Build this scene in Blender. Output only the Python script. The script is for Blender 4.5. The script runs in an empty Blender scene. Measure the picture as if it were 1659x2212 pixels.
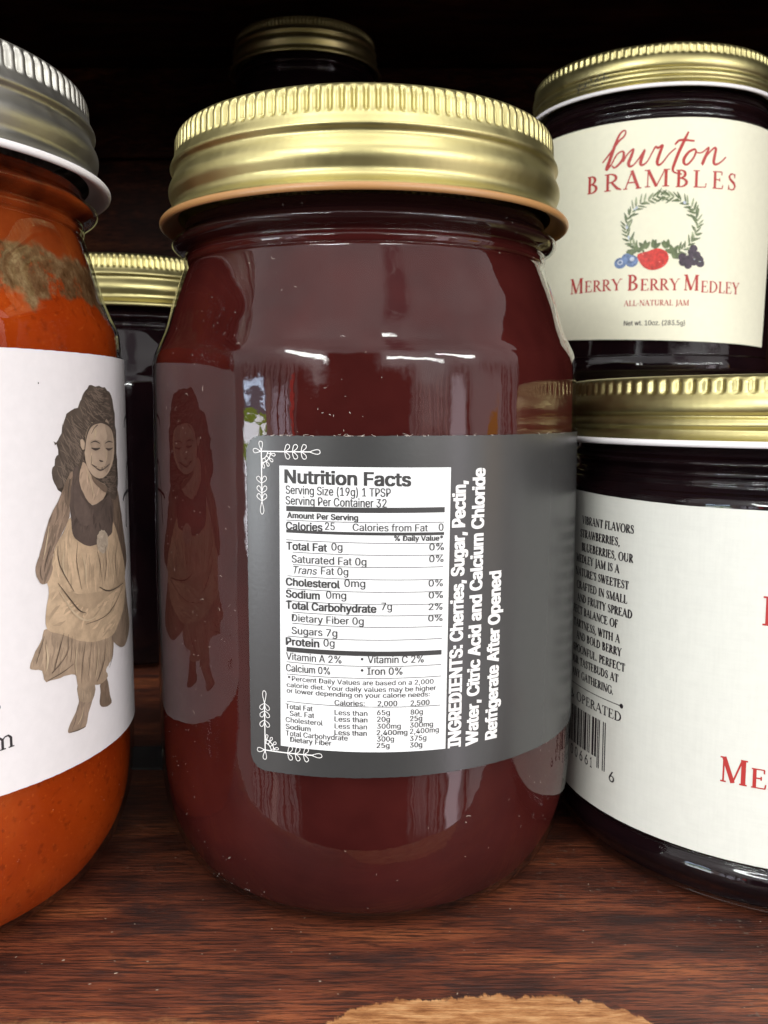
import bpy, bmesh, math, random
from mathutils import Vector
R = math.radians
SC = bpy.context.scene
CM = 0.01                      # everything below is written in centimetres
rnd = random.Random(7)

# ------------------------------------------------------------------ camera
cam_d = bpy.data.cameras.new('camera')
cam = bpy.data.objects.new('camera', cam_d)
SC.collection.objects.link(cam)
SC.camera = cam
cam.location = (0, -17.59 * CM, 8.47 * CM)
cam.rotation_euler = (math.pi / 2 - 0.111, 0, 0)
cam_d.sensor_fit = 'VERTICAL'
cam_d.sensor_height = 36.0
cam_d.lens = 1982.0 / 2212.0 * 36.0
cam_d.clip_start = 0.002
cam_d.clip_end = 50
cam_d.dof.use_dof = True
cam_d.dof.focus_distance = 0.145
cam_d.dof.aperture_fstop = 55

# ------------------------------------------------------------------ light: the shop in front of the shelf
W = bpy.data.worlds.new('World')
SC.world = W
W.use_nodes = True
wt = W.node_tree
wt.nodes.clear()


def wn(t, **k):
    n = wt.nodes.new(t)
    for a, b in k.items():
        setattr(n, a, b)
    return n


def wm(op, a, b=None, c=None):
    n = wn('ShaderNodeMath', operation=op)
    for i, v in enumerate((a, b, c)):
        if v is None:
            continue
        if isinstance(v, (int, float)):
            n.inputs[i].default_value = v
        else:
            wt.links.new(v, n.inputs[i])
    return n.outputs[0]


def wstep(v, lo, hi):
    n = wn('ShaderNodeMapRange', interpolation_type='SMOOTHSTEP')
    wt.links.new(v, n.inputs[0])
    n.inputs[1].default_value = lo
    n.inputs[2].default_value = hi
    return n.outputs[0]


def wmix(f, a, b):
    n = wn('ShaderNodeMix', data_type='RGBA')
    n.inputs[0].default_value = 0.5
    wt.links.new(f, n.inputs[0])
    for v, s in ((a, n.inputs[6]), (b, n.inputs[7])):
        if isinstance(v, tuple):
            s.default_value = (*v, 1)
        else:
            wt.links.new(v, s)
    return n.outputs[2]


tc = wn('ShaderNodeTexCoord')
sx = wn('ShaderNodeSeparateXYZ')
wt.links.new(tc.outputs['Generated'], sx.inputs[0])
DEG = 180 / math.pi
az0 = wm('MULTIPLY', wm('ARCTAN2', sx.outputs[0], wm('MULTIPLY', sx.outputs[1], -1)), DEG)
el0 = wm('MULTIPLY', wm('ARCSINE', sx.outputs[2]), DEG)
nz = wn('ShaderNodeTexNoise')
nz.inputs['Scale'].default_value = 9
nz.inputs['Detail'].default_value = 3
wt.links.new(tc.outputs['Generated'], nz.inputs['Vector'])
nf = wm('SUBTRACT', nz.outputs['Fac'], 0.5)
az = wm('ADD', az0, wm('MULTIPLY', nf, 6))
el = wm('ADD', el0, wm('MULTIPLY', nf, 4))


def wbox(a0, a1, e0, e1, s=1.5, slope=0.0):
    e = el if not slope else wm('SUBTRACT', el, wm('MULTIPLY', wm('SUBTRACT', az, (a0 + a1) / 2), slope))
    m = wm('MULTIPLY', wstep(az, a0 - s, a0 + s), wm('SUBTRACT', 1, wstep(az, a1 - s, a1 + s)))
    m = wm('MULTIPLY', m, wstep(e, e0 - s, e0 + s))
    return wm('MULTIPLY', m, wm('SUBTRACT', 1, wstep(e, e1 - s, e1 + s)))


# shop floor and furnishings, broken up into upright stripes
vs = wn('ShaderNodeTexNoise', noise_dimensions='1D')
wt.links.new(wm('MULTIPLY', az0, 0.13), vs.inputs['W'])
vs.inputs['Detail'].default_value = 4
stripe = wstep(vs.outputs['Fac'], 0.36, 0.58)
col = wmix(stripe, (0.16, 0.10, 0.085), (0.95, 0.90, 0.90))
lowf = wm('SUBTRACT', 1, wstep(el, -36, -26))
col = wmix(lowf, col, (0.20, 0.165, 0.145))
# white ceiling
nc = wn('ShaderNodeTexNoise')
nc.inputs['Scale'].default_value = 2.2
nc.inputs['Detail'].default_value = 5
wt.links.new(tc.outputs['Generated'], nc.inputs['Vector'])
cl = wmix(wstep(nc.outputs['Fac'], 0.35, 0.65), (1.15, 1.115, 1.12), (1.55, 1.51, 1.51))
col = wmix(wstep(el, 2.5, 9.0), col, cl)
# dark beams or pipes breaking up the ceiling
beam = wm('MULTIPLY', wbox(14, 27, 22, 78, 3.0), wstep(nz.outputs['Fac'], 0.36, 0.5))
col = wmix(wm('MULTIPLY', beam, 0.75), col, (0.25, 0.16, 0.22))
# shop window on the left: sky, hedge, lawn, bright pavement
el1 = wm('ADD', el0, wm('MULTIPLY', nf, 1.2))
col = wmix(wbox(-112, -60.5, -30, 4, 2.0), col, (0.75, 0.66, 0.64))  # added pale area beside the window, fills in for the reflected jar label
win = wbox(-62.5, -50.0, -9, 3.2, 0.6)
wc = wmix(wstep(el1, -0.1, 0.1), (14, 14.5, 15.5), (1.6, 3.2, 0.35))
wc = wmix(wm('MULTIPLY', wstep(wm('ADD', el0, wm('MULTIPLY', nf, 8)), -2.6, -2.0), wm('SUBTRACT', 1, wstep(wm('ADD', el0, wm('MULTIPLY', nf, 8)), -1.4, -0.9))), wc, (1.8, 3.4, 0.5))
wc = wmix(wstep(el1, 0.1, 0.3), wc, (1.6, 3.2, 0.35))
wc = wmix(wstep(el1, 0.65, 0.8), wc, (1.0, 1.4, 1.7))
wc = wmix(wstep(wm('ADD', el0, wm('MULTIPLY', nf, 7)), 1.0, 1.9), wc, (9.5, 12, 15.5))
col = wmix(win, col, wc)
col = wmix(wbox(-49.6, -47, -34, 3, 0.6), col, (1.5, 1.25, 1.15))
col = wmix(wm('MULTIPLY', wbox(-46, -38, -14, 2.5, 0.8), wstep(vs.outputs['Fac'], 0.4, 0.5)), col, (3.2, 3.1, 3.6))
col = wmix(wbox(-37, -35.5, -1, 2.5, 0.4), col, (3.0, 0.3, 0.25))
# bright doorway on the right
col = wmix(wbox(45, 52, -31, 3, 1.0), col, (4.0, 3.6, 3.9))
col = wmix(wbox(57, 74, -33, 4, 1.5), col, (1.5, 1.45, 1.45))
col = wmix(wbox(66, 71, -8, 0.5, 0.8), col, (2.2, 1.1, 0.12))
col = wmix(wm('MULTIPLY', wbox(27, 44, -9, 3, 1.0), wstep(vs.outputs['Fac'], 0.5, 0.56)), col, (1.6, 1.1, 0.95))
# lit fluorescent tubes on the ceiling, each with the glow of its fitting; the high pair is added to streak the jar neck
for a0, a1, e0, e1, sl, gl in ((-42, -17, 11.5, 16.0, -0.55, 3.0), (13, 40, 7.8, 10.2, -0.10, 2.6), (38, 58, 11.5, 14.2, -0.16, 2.2),
                               (-55, -14, 57, 59, 0.0, 1.6), (14, 60, 58, 60, 0.0, 1.6)):
    col = wmix(wbox(a0 - 3, a1 + 3, e0 - 5, e1 + 8, 5.0, sl), col, (gl, gl, gl))
    col = wmix(wbox(a0, a1, e0, e1, 0.6, sl), col, (36, 37, 36))
# the dark figure holding the camera
fig = wbox(-34, 24, -70, 3.5, 1.5)
fig = wm('MAXIMUM', fig, wbox(-19, 7, 0, 16, 3.0))
col = wmix(fig, col, (0.035, 0.028, 0.03))
bg = wn('ShaderNodeBackground')
wt.links.new(col, bg.inputs[0])
bg.inputs[1].default_value = 1.0
wo = wn('ShaderNodeOutputWorld')
wt.links.new(bg.outputs[0], wo.inputs[0])
W.cycles.sampling_method = 'MANUAL'
W.cycles.sample_map_resolution = 1024

SC.view_settings.view_transform = 'Standard'
SC.view_settings.look = 'None'
SC.view_settings.exposure = 0.0
SC.view_settings.gamma = 1.0
SC.view_settings.use_curve_mapping = False
SC.render.engine = 'CYCLES'
SC.cycles.use_denoising = True
SC.cycles.max_bounces = 8
SC.cycles.diffuse_bounces = 3
SC.cycles.transparent_max_bounces = 16
SC.cycles.sample_clamp_indirect = 6.0

NUTRITION = [
 ('Nutrition Facts', -1.144, 0.751, 7.365, 0.202, 3),
 ('Serving Size (19g) 1 TPSP', -1.136, 0.453, 7.199, 0.131, 0),
 ('Serving Per Container 32', -1.138, 0.391, 7.039, 0.132, 0),
 ('Amount Per Serving', -1.113, -0.034, 6.835, 0.098, 2),
 ('Calories', -1.136, -0.572, 6.657, 0.121, 2),
 ('25', -0.528, -0.383, 6.665, 0.119, 0),
 ('Calories from Fat', -0.112, 1.021, 6.657, 0.112, 0),
 ('0', 1.197, 1.271, 6.633, 0.114, 0),
 ('% Daily Value*', 0.51, 1.265, 6.499, 0.088, 2),
 ('Total Fat', -1.133, -0.504, 6.35, 0.121, 2),
 ('0g', -0.432, -0.269, 6.356, 0.119, 0),
 ('0%', 1.049, 1.28, 6.338, 0.108, 1),
 ('Saturated Fat 0g', -1.051, 0.089, 6.154, 0.12, 0),
 ('0%', 1.05, 1.275, 6.157, 0.108, 1),
 ('Trans', -1.027, -0.657, 5.986, 0.118, 4),
 ('Fat 0g', -0.593, -0.183, 5.986, 0.117, 0),
 ('Cholesterol', -1.147, -0.312, 5.798, 0.121, 2),
 ('0mg', -0.24, 0.072, 5.803, 0.12, 0),
 ('0%', 1.042, 1.267, 5.781, 0.108, 1),
 ('Sodium', -1.149, -0.621, 5.611, 0.122, 2),
 ('0mg', -0.519, -0.216, 5.619, 0.121, 0),
 ('0%', 1.044, 1.269, 5.598, 0.109, 1),
 ('Total Carbohydrate', -1.151, 0.234, 5.437, 0.123, 2),
 ('7g', 0.316, 0.473, 5.442, 0.121, 0),
 ('2%', 1.045, 1.263, 5.415, 0.109, 1),
 ('Dietary Fiber 0g', -1.059, 0.046, 5.245, 0.116, 0),
 ('0%', 1.039, 1.265, 5.24, 0.103, 1),
 ('Sugars 7g', -1.064, -0.354, 5.047, 0.117, 0),
 ('Protein', -1.159, -0.634, 4.869, 0.12, 2),
 ('0g', -0.563, -0.397, 4.876, 0.12, 0),
 ('Vitamin A 2%', -1.161, -0.293, 4.637, 0.117, 0),
 ('Vitamin C 2%', 0.107, 0.966, 4.625, 0.117, 0),
 ('Calcium 0%', -1.164, -0.469, 4.454, 0.117, 0),
 ('Iron 0%', 0.101, 0.634, 4.444, 0.117, 0),
 ('*Percent Daily Values are based on a 2,000', -1.138, 1.128, 4.308, 0.086, 1),
 ('calorie diet. Your daily values may be higher', -1.157, 1.17, 4.205, 0.085, 1),
 ('or lower depending on your calorie needs:', -1.158, 1.069, 4.113, 0.085, 1),
 ('Calories:', -0.399, 0.059, 3.961, 0.094, 1),
 ('2,000', 0.258, 0.555, 3.948, 0.095, 1),
 ('2,500', 0.765, 1.063, 3.933, 0.095, 1),
 ('Total Fat', -1.178, -0.743, 3.857, 0.092, 1),
 ('Less than', -0.4, 0.099, 3.807, 0.091, 1),
 ('65g', 0.248, 0.443, 3.808, 0.091, 1),
 ('80g', 0.766, 0.957, 3.792, 0.092, 1),
 ('Sat. Fat', -1.111, -0.718, 3.748, 0.092, 1),
 ('Less than', -0.401, 0.099, 3.705, 0.092, 1),
 ('20g', 0.248, 0.443, 3.703, 0.092, 1),
 ('25g', 0.756, 0.947, 3.69, 0.092, 1),
 ('Cholesterol', -1.181, -0.588, 3.641, 0.093, 1),
 ('Less than', -0.401, 0.093, 3.594, 0.091, 1),
 ('300mg', 0.248, 0.61, 3.591, 0.092, 1),
 ('300mg', 0.756, 1.123, 3.585, 0.092, 1),
 ('Sodium', -1.182, -0.779, 3.531, 0.094, 1),
 ('Less than', -0.402, 0.089, 3.492, 0.092, 1),
 ('2,400mg', 0.242, 0.714, 3.49, 0.092, 1),
 ('2,400mg', 0.757, 1.219, 3.486, 0.092, 1),
 ('Total Carbohydrate', -1.184, -0.203, 3.425, 0.093, 1),
 ('300g', 0.248, 0.507, 3.388, 0.092, 1),
 ('375g', 0.757, 1.016, 3.373, 0.093, 1),
 ('Dietary Fiber', -1.109, -0.454, 3.33, 0.093, 1),
 ('25g', 0.242, 0.437, 3.286, 0.092, 1),
 ('30g', 0.757, 0.949, 3.267, 0.093, 1),
]
RULES = [(-1.132, 6.989, 1.292, 6.965, 0.08), (-1.134, 6.812, 1.287, 6.775, 0.0096), (-1.136, 6.645, 1.285, 6.601, 0.0448), (-1.138, 6.512, 1.272, 6.455, 0.0096), (-1.039, 6.326, 1.274, 6.274, 0.0096), (-1.035, 6.135, 1.275, 6.091, 0.0096), (-1.124, 5.959, 1.277, 5.896, 0.0096), (-1.127, 5.763, 1.268, 5.71, 0.0096), (-1.129, 5.577, 1.269, 5.517, 0.0096), (-1.05, 5.4, 1.264, 5.347, 0.0096), (-1.052, 5.226, 1.265, 5.166, 0.0096), (-1.136, 5.02, 1.26, 4.975, 0.0096), (-1.152, 4.814, 1.254, 4.757, 0.0736), (-1.155, 4.615, 1.252, 4.564, 0.0096), (-1.157, 4.421, 1.254, 4.38, 0.0096), (-1.163, 3.987, 1.24, 3.917, 0.0096)]
SCRIPT_STROKES = [[(-2.316, 15.362, 0.0165), (-2.098, 15.59, 0.0264), (-1.87, 15.873, 0.0264), (-1.723, 15.991, 0.0231), (-1.678, 16.105, 0.0198), (-1.736, 16.151, 0.0198), (-1.849, 16.051, 0.0297), (-1.967, 15.788, 0.0429), (-2.085, 15.459, 0.0495), (-2.189, 15.178, 0.0495), (-2.142, 15.193, 0.0264), (-2.044, 15.301, 0.0198), (-1.914, 15.522, 0.0198), (-1.774, 15.599, 0.0231), (-1.714, 15.54, 0.033), (-1.741, 15.384, 0.0396), (-1.862, 15.243, 0.0297), (-1.973, 15.184, 0.0231), (-2.034, 15.248, 0.0198)], [(-1.73, 15.305, 0.0165), (-1.613, 15.507, 0.0198), (-1.455, 15.627, 0.0231), (-1.515, 15.432, 0.0429), (-1.579, 15.263, 0.0462), (-1.542, 15.173, 0.0363), (-1.439, 15.205, 0.0198), (-1.289, 15.38, 0.0198), (-1.154, 15.581, 0.0231), (-1.225, 15.374, 0.0429), (-1.259, 15.232, 0.0429), (-1.206, 15.176, 0.0297), (-1.081, 15.26, 0.0165), (-0.952, 15.498, 0.0165), (-0.872, 15.637, 0.0231), (-0.803, 15.599, 0.0297), (-0.687, 15.669, 0.0297), (-0.756, 15.469, 0.0396), (-0.817, 15.243, 0.0429), (-0.78, 15.147, 0.0297), (-0.672, 15.218, 0.0198), (-0.513, 15.424, 0.0165), (-0.335, 15.579, 0.0165)], [(-0.008, 16.006, 0.0198), (-0.109, 15.795, 0.0396), (-0.258, 15.459, 0.0429), (-0.375, 15.131, 0.0396), (-0.401, 15.004, 0.0297), (-0.338, 14.93, 0.0198), (-0.151, 14.885, 0.0165)], [(-0.363, 15.665, 0.0198), (-0.268, 15.772, 0.0297), (-0.118, 15.787, 0.0297), (0.164, 15.762, 0.0231)], [(0.177, 15.551, 0.0264), (0.016, 15.474, 0.033), (-0.109, 15.288, 0.0429), (-0.095, 15.16, 0.033), (0.001, 15.152, 0.0264), (0.142, 15.309, 0.0264), (0.211, 15.484, 0.0264), (0.172, 15.559, 0.0198), (0.248, 15.459, 0.0165), (0.393, 15.471, 0.0165), (0.573, 15.604, 0.0231), (0.489, 15.372, 0.0429), (0.396, 15.149, 0.0429), (0.517, 15.373, 0.0198), (0.689, 15.567, 0.0231), (0.784, 15.589, 0.033), (0.754, 15.401, 0.0429), (0.733, 15.213, 0.0429), (0.803, 15.165, 0.0297), (0.959, 15.243, 0.0198), (1.107, 15.382, 0.0165)]]
BRAMBLES = [('B', -2.774, -2.412, 14.566, 0.476), ('R', -2.256, -1.76, 14.563, 0.465), ('A', -1.686, -1.22, 14.557, 0.499), ('M', -1.136, -0.462, 14.571, 0.464), ('B', -0.325, 0.059, 14.546, 0.457), ('L', 0.148, 0.561, 14.535, 0.456), ('E', 0.705, 1.064, 14.52, 0.465), ('S', 1.187, 1.49, 14.505, 0.462)]
TITLE = [('M', -3.267, -2.818, 11.821, 0.429), ('ERRY', -2.777, -1.682, 11.828, 0.318), ('B', -1.519, -1.203, 11.796, 0.429), ('ERRY', -1.169, -0.119, 11.78, 0.317), ('M', 0.005, 0.439, 11.766, 0.427), ('EDLEY', 0.488, 1.752, 11.717, 0.315), ('ALL-NATURAL JAM', -1.595, 0.17, 11.369, 0.156), ('sNet wt. 10oz. (283.5g)', -1.58, 0.072, 10.829, 0.134)]
STORY = [('VIBRANT FLAVORS', -4.544, 6.318), ('STRAWBERRIES,', -4.869, 6.058), ('BLUEBERRIES, OUR', -4.541, 5.803), ('MEDLEY JAM IS A', -4.861, 5.569), ("NATURE'S SWEETEST", -4.625, 5.311), ('CRAFTED IN SMALL', -4.649, 5.051), ('AND FRUITY SPREAD', -4.52, 4.806), ('PERFECT BALANCE OF', -4.858, 4.568), ('TARTNESS, WITH A', -4.799, 4.301), ('AND BOLD BERRY', -4.753, 4.065), ('SPOONFUL. PERFECT', -4.654, 3.806), ('YOUR TASTEBUDS AT', -4.808, 3.569), ('ANY GATHERING.', -4.923, 3.309)]
PHOTO = {
 'hair': [(6.034, 8.867), (5.807, 8.824), (5.63, 8.707), (5.526, 8.525), (5.262, 8.408), (5.134, 8.25), (5.068, 8.044), (4.94, 7.966), (5.011, 7.918), (4.989, 7.736), (4.912, 7.588), (4.904, 7.431), (4.983, 7.232), (5.113, 7.299), (5.16, 7.11), (5.272, 6.943), (5.422, 7.245), (5.591, 7.549), (5.803, 7.408), (6.243, 7.178), (6.506, 6.954), (6.726, 6.967), (6.837, 7.198), (6.843, 7.473), (6.834, 7.816), (6.841, 8.089), (6.785, 8.395), (6.634, 8.696), (6.371, 8.83)],
 'chest': [(5.491, 7.587), (5.648, 7.61), (5.803, 7.408), (5.979, 7.311), (6.303, 7.174), (6.17, 6.979), (5.801, 6.917), (5.556, 7.132), (5.45, 7.306)],
 'face': [(6.044, 8.269), (5.82, 8.221), (5.688, 8.084), (5.639, 7.896), (5.643, 7.705), (5.708, 7.523), (5.861, 7.394), (6.058, 7.331), (6.279, 7.358), (6.481, 7.475), (6.642, 7.655), (6.684, 7.89), (6.635, 8.094), (6.442, 8.224)],
 'ear': [(5.54, 7.994), (5.628, 7.975), (5.653, 7.863), (5.598, 7.828), (5.539, 7.893)],
 'arm': [(5.173, 7.357), (5.317, 7.503), (5.349, 7.313), (5.223, 7.042), (5.218, 6.792), (5.029, 6.533), (4.875, 6.335), (4.805, 6.129), (4.814, 5.998), (4.688, 5.808), (4.567, 5.834), (4.492, 5.992), (4.514, 6.141), (4.595, 6.312), (4.69, 6.573), (4.827, 6.863), (4.964, 7.034)],
 'arm_far': [(6.533, 6.958), (6.796, 7.133), (7.009, 6.66), (7.171, 6.216), (7.324, 5.834), (7.176, 5.571), (6.976, 5.492), (6.945, 5.788), (6.732, 6.172), (6.48, 6.549)],
 'skirt_low': [(4.649, 5.103), (4.939, 4.963), (5.284, 4.788), (5.689, 4.658), (6.339, 4.6), (6.346, 4.268), (6.203, 4.133), (6.076, 4.065), (6.123, 3.931), (5.941, 3.864), (5.688, 3.898), (5.288, 3.994), (5.247, 4.13), (5.126, 4.254), (4.615, 4.262), (4.542, 4.449), (4.356, 4.519), (4.333, 4.617), (4.432, 4.779), (4.55, 4.969)],
 'drape': [(7.043, 5.487), (7.236, 4.944), (7.385, 4.545), (7.065, 4.294), (6.781, 4.266), (6.493, 4.397), (6.313, 4.572), (6.593, 4.801), (6.799, 5.108)],
 'skirt_mid': [(4.699, 5.868), (4.902, 5.834), (5.682, 5.47), (6.261, 5.425), (7.085, 5.472), (6.983, 4.998), (6.616, 4.725), (6.314, 4.589), (5.688, 4.641), (5.283, 4.772), (4.938, 4.947), (4.66, 5.086), (4.656, 5.381), (4.726, 5.647)],
 'skirt_top': [(5.231, 6.775), (5.263, 6.535), (5.373, 6.394), (5.622, 6.28), (5.909, 6.262), (6.413, 6.353), (6.533, 6.543), (6.818, 6.159), (7.074, 5.731), (7.085, 5.472), (6.603, 5.442), (6.259, 5.391), (5.68, 5.438), (5.234, 5.587), (4.899, 5.788), (4.737, 5.855), (4.818, 6.158), (4.889, 6.364), (5.065, 6.559)],
 'bodice': [(5.357, 7.544), (5.504, 7.548), (5.476, 7.335), (5.566, 7.131), (5.801, 6.913), (6.17, 6.979), (6.402, 7.024), (6.557, 6.813), (6.492, 6.479), (6.413, 6.347), (5.908, 6.249), (5.621, 6.264), (5.373, 6.388), (5.263, 6.523), (5.245, 6.789), (5.214, 7.043), (5.293, 7.317)],
 'leg': [(5.261, 4.028), (5.7, 3.908), (5.619, 3.673), (5.51, 3.489), (5.421, 3.284), (5.225, 3.288), (5.031, 3.297), (5.013, 3.384), (5.186, 3.591), (5.275, 3.761)],
 'cuff': [(5.297, 4.001), (5.7, 3.908), (5.618, 3.663), (5.303, 3.752)],
 'leg_far': [(5.879, 3.882), (6.094, 3.922), (6.185, 3.583), (6.234, 3.428), (6.011, 3.423), (5.831, 3.529), (5.868, 3.715)],
 'flower': [(6.098, 6.455), (6.242, 6.376), (6.274, 6.203), (6.162, 6.079), (6.025, 6.08), (5.905, 6.207), (5.903, 6.355), (5.984, 6.444)],
}
PHOTO_FOLDS = [[(5.838, 7.952, 0.0072), (5.958, 7.935, 0.0168), (6.099, 7.918, 0.0096)], [(6.269, 7.925, 0.0096), (6.394, 7.934, 0.0144), (6.545, 7.915, 0.0072)], [(5.893, 7.886, 0.0048), (5.984, 7.86, 0.012), (6.096, 7.872, 0.0048)], [(6.294, 7.858, 0.0048), (6.41, 7.833, 0.0096), (6.53, 7.849, 0.0048)], [(6.207, 7.874, 0.0048), (6.139, 7.713, 0.0096), (6.013, 7.628, 0.0096)], [(6.019, 7.628, 0.0072), (6.131, 7.602, 0.012), (6.239, 7.616, 0.0072)], [(5.891, 7.577, 0.0072), (6.027, 7.543, 0.0144), (6.183, 7.547, 0.012), (6.31, 7.566, 0.0072)], [(5.93, 7.513, 0.0048), (6.067, 7.468, 0.0096), (6.23, 7.494, 0.0048)], [(5.994, 7.72, 0.0048), (5.9, 7.628, 0.0096), (5.86, 7.559, 0.0048)], [(5.728, 7.573, 0.0072), (5.863, 7.42, 0.0144), (6.058, 7.335, 0.0144), (6.296, 7.381, 0.0096)], [(4.98, 4.954, 0.0048), (4.839, 4.622, 0.012), (4.748, 4.391, 0.0048)], [(5.072, 4.917, 0.0048), (5.026, 4.608, 0.0096), (4.708, 4.376, 0.012)], [(5.158, 4.865, 0.0048), (5.136, 4.613, 0.0072), (5.105, 4.46, 0.0048)], [(5.476, 4.693, 0.0048), (5.381, 4.356, 0.0096), (5.338, 4.039, 0.0048)], [(5.633, 4.655, 0.0048), (5.573, 4.371, 0.0072), (5.521, 4.12, 0.0048)], [(6.059, 4.617, 0.0048), (6.0, 4.257, 0.012), (5.761, 3.951, 0.012)], [(6.314, 4.589, 0.0072), (6.314, 4.276, 0.012), (6.162, 4.075, 0.0072)], [(5.17, 4.411, 0.0048), (4.948, 4.34, 0.0096), (4.627, 4.28, 0.0072)], [(4.595, 4.991, 0.0048), (4.484, 4.736, 0.0096), (4.423, 4.596, 0.0048)], [(4.929, 6.359, 0.0048), (4.954, 6.045, 0.012), (5.234, 5.587, 0.0072)], [(5.372, 6.363, 0.0048), (5.33, 6.05, 0.0096), (5.425, 5.584, 0.0048)], [(6.169, 6.185, 0.0048), (6.181, 5.847, 0.012), (6.092, 5.593, 0.0048)], [(6.671, 6.181, 0.0048), (6.546, 5.854, 0.012), (6.608, 5.497, 0.0048)], [(5.9, 6.125, 0.0072), (5.978, 5.88, 0.0096), (5.997, 5.677, 0.0048)], [(4.898, 5.773, 0.0072), (5.311, 5.283, 0.0192), (5.504, 5.178, 0.0072)], [(7.067, 5.447, 0.0048), (6.231, 5.021, 0.012), (5.492, 4.984, 0.0048)], [(4.666, 5.069, 0.012), (4.937, 4.941, 0.0168), (5.282, 4.759, 0.0168), (5.688, 4.635, 0.0144), (6.291, 4.594, 0.012)], [(5.923, 5.524, 0.0096), (6.259, 5.391, 0.0216), (6.927, 5.402, 0.012)], [(4.779, 6.379, 0.0048), (4.683, 6.147, 0.012), (4.646, 5.999, 0.0048)], [(4.588, 6.099, 0.0048), (4.571, 5.98, 0.0096), (4.602, 5.868, 0.0048)], [(6.73, 6.795, 0.0048), (6.824, 6.438, 0.012), (6.872, 6.011, 0.0048)], [(5.032, 3.313, 0.0072), (5.202, 3.29, 0.012), (5.396, 3.292, 0.0096)], [(5.193, 3.556, 0.0048), (5.141, 3.441, 0.0096), (5.069, 3.35, 0.0048)]]
PHOTO_HAIR = [[(5.894, 8.813, 0.0072), (5.708, 8.589, 0.0168), (5.583, 8.275, 0.0096)], [(6.223, 8.853, 0.0072), (6.064, 8.56, 0.0144), (5.776, 8.336, 0.0072)], [(5.44, 8.401, 0.0072), (5.215, 8.126, 0.0168), (5.133, 7.822, 0.0072)], [(5.465, 7.996, 0.0072), (5.306, 7.721, 0.0168), (5.114, 7.484, 0.0072)], [(6.525, 8.695, 0.0072), (6.696, 8.328, 0.012), (6.707, 7.821, 0.0072)], [(5.195, 7.758, 0.0072), (5.074, 7.518, 0.012), (5.02, 7.306, 0.0048)], [(5.551, 7.741, 0.0072), (5.442, 7.589, 0.012), (5.294, 7.504, 0.0072)], [(6.721, 7.753, 0.0048), (6.749, 7.411, 0.0096), (6.656, 7.076, 0.0048)]]
PHOTO_LIGHT = [[(4.894, 5.68, 0.0096), (5.215, 5.238, 0.0336), (5.548, 5.038, 0.024), (5.957, 5.081, 0.012)], [(5.859, 8.272, 0.012), (5.969, 8.109, 0.0528), (5.899, 7.982, 0.0192)], [(5.828, 7.792, 0.0144), (5.808, 7.665, 0.0384), (5.87, 7.533, 0.012)], [(6.29, 7.805, 0.0096), (6.319, 7.688, 0.024), (6.313, 7.605, 0.0096)], [(4.768, 6.686, 0.0096), (4.695, 6.39, 0.024), (4.629, 6.185, 0.0096)], [(5.458, 6.158, 0.012), (5.545, 5.887, 0.0384), (5.53, 5.629, 0.0144)], [(5.05, 6.28, 0.012), (5.016, 6.035, 0.0288), (5.069, 5.838, 0.0096)], [(6.397, 6.152, 0.0096), (6.336, 5.889, 0.024), (6.394, 5.605, 0.0096)], [(4.618, 4.861, 0.012), (4.643, 4.606, 0.0384), (4.597, 4.429, 0.012)], [(5.252, 4.649, 0.0096), (5.215, 4.399, 0.024), (5.228, 4.2, 0.0096)], [(5.826, 4.506, 0.0096), (5.78, 4.249, 0.0216), (5.708, 4.033, 0.0096)], [(5.365, 3.634, 0.0072), (5.308, 3.487, 0.0216), (5.207, 3.387, 0.0096)], [(5.644, 7.546, 0.0096), (5.793, 7.247, 0.0336), (5.839, 7.049, 0.0144)], [(6.201, 4.617, 0.0072), (6.11, 4.365, 0.0144), (6.064, 4.206, 0.0072)]]
INK = [[(8.097, 8.389, 0.009), (7.628, 8.302, 0.012), (7.505, 8.144, 0.009)], [(8.094, 7.526, 0.009), (7.675, 7.422, 0.012), (7.475, 6.861, 0.012), (7.396, 6.348, 0.009)], [(8.098, 6.988, 0.009), (7.381, 6.959, 0.012), (7.166, 6.855, 0.009)]]
PHOTO_SHADE = {
 'face_side': [(6.369, 8.315), (6.531, 8.163), (6.585, 7.961), (6.561, 7.693), (6.424, 7.499), (6.298, 7.407), (6.238, 7.51), (6.339, 7.637), (6.381, 7.768), (6.297, 7.887), (6.37, 8.034), (6.306, 8.2)],
 'socket': [(5.815, 7.966), (5.961, 7.981), (6.121, 7.943), (6.15, 7.87), (6.014, 7.83), (5.878, 7.842), (5.799, 7.896)],
 'socket2': [(6.241, 7.945), (6.396, 7.96), (6.565, 7.941), (6.556, 7.841), (6.384, 7.814), (6.249, 7.853)],
 'cheek_line': [(6.006, 7.72), (6.045, 7.718), (5.95, 7.641), (5.86, 7.565), (5.813, 7.568), (5.902, 7.66)],
 'mouth': [(5.873, 7.578), (6.028, 7.562), (6.199, 7.572), (6.35, 7.583), (6.299, 7.52), (6.159, 7.502), (5.992, 7.512), (5.907, 7.537)],
 'neck_shade': [(5.804, 7.424), (5.978, 7.305), (6.303, 7.174), (6.235, 7.079), (6.003, 7.198), (5.844, 7.308)],
 'under_arm': [(5.171, 7.326), (5.244, 7.258), (5.232, 7.041), (5.182, 6.952), (5.114, 7.083)],
 'bodice_light': [(5.355, 7.501), (5.428, 7.521), (5.414, 7.277), (5.512, 7.079), (5.687, 6.902), (5.754, 6.636), (5.535, 6.597), (5.369, 6.744), (5.303, 7.003)],
 'skirt_shadow': [(5.682, 5.47), (6.261, 5.418), (6.994, 5.425), (6.253, 5.324), (5.843, 5.239), (5.586, 5.227), (5.27, 5.388), (5.015, 5.627), (5.324, 5.522)],
}
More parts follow.
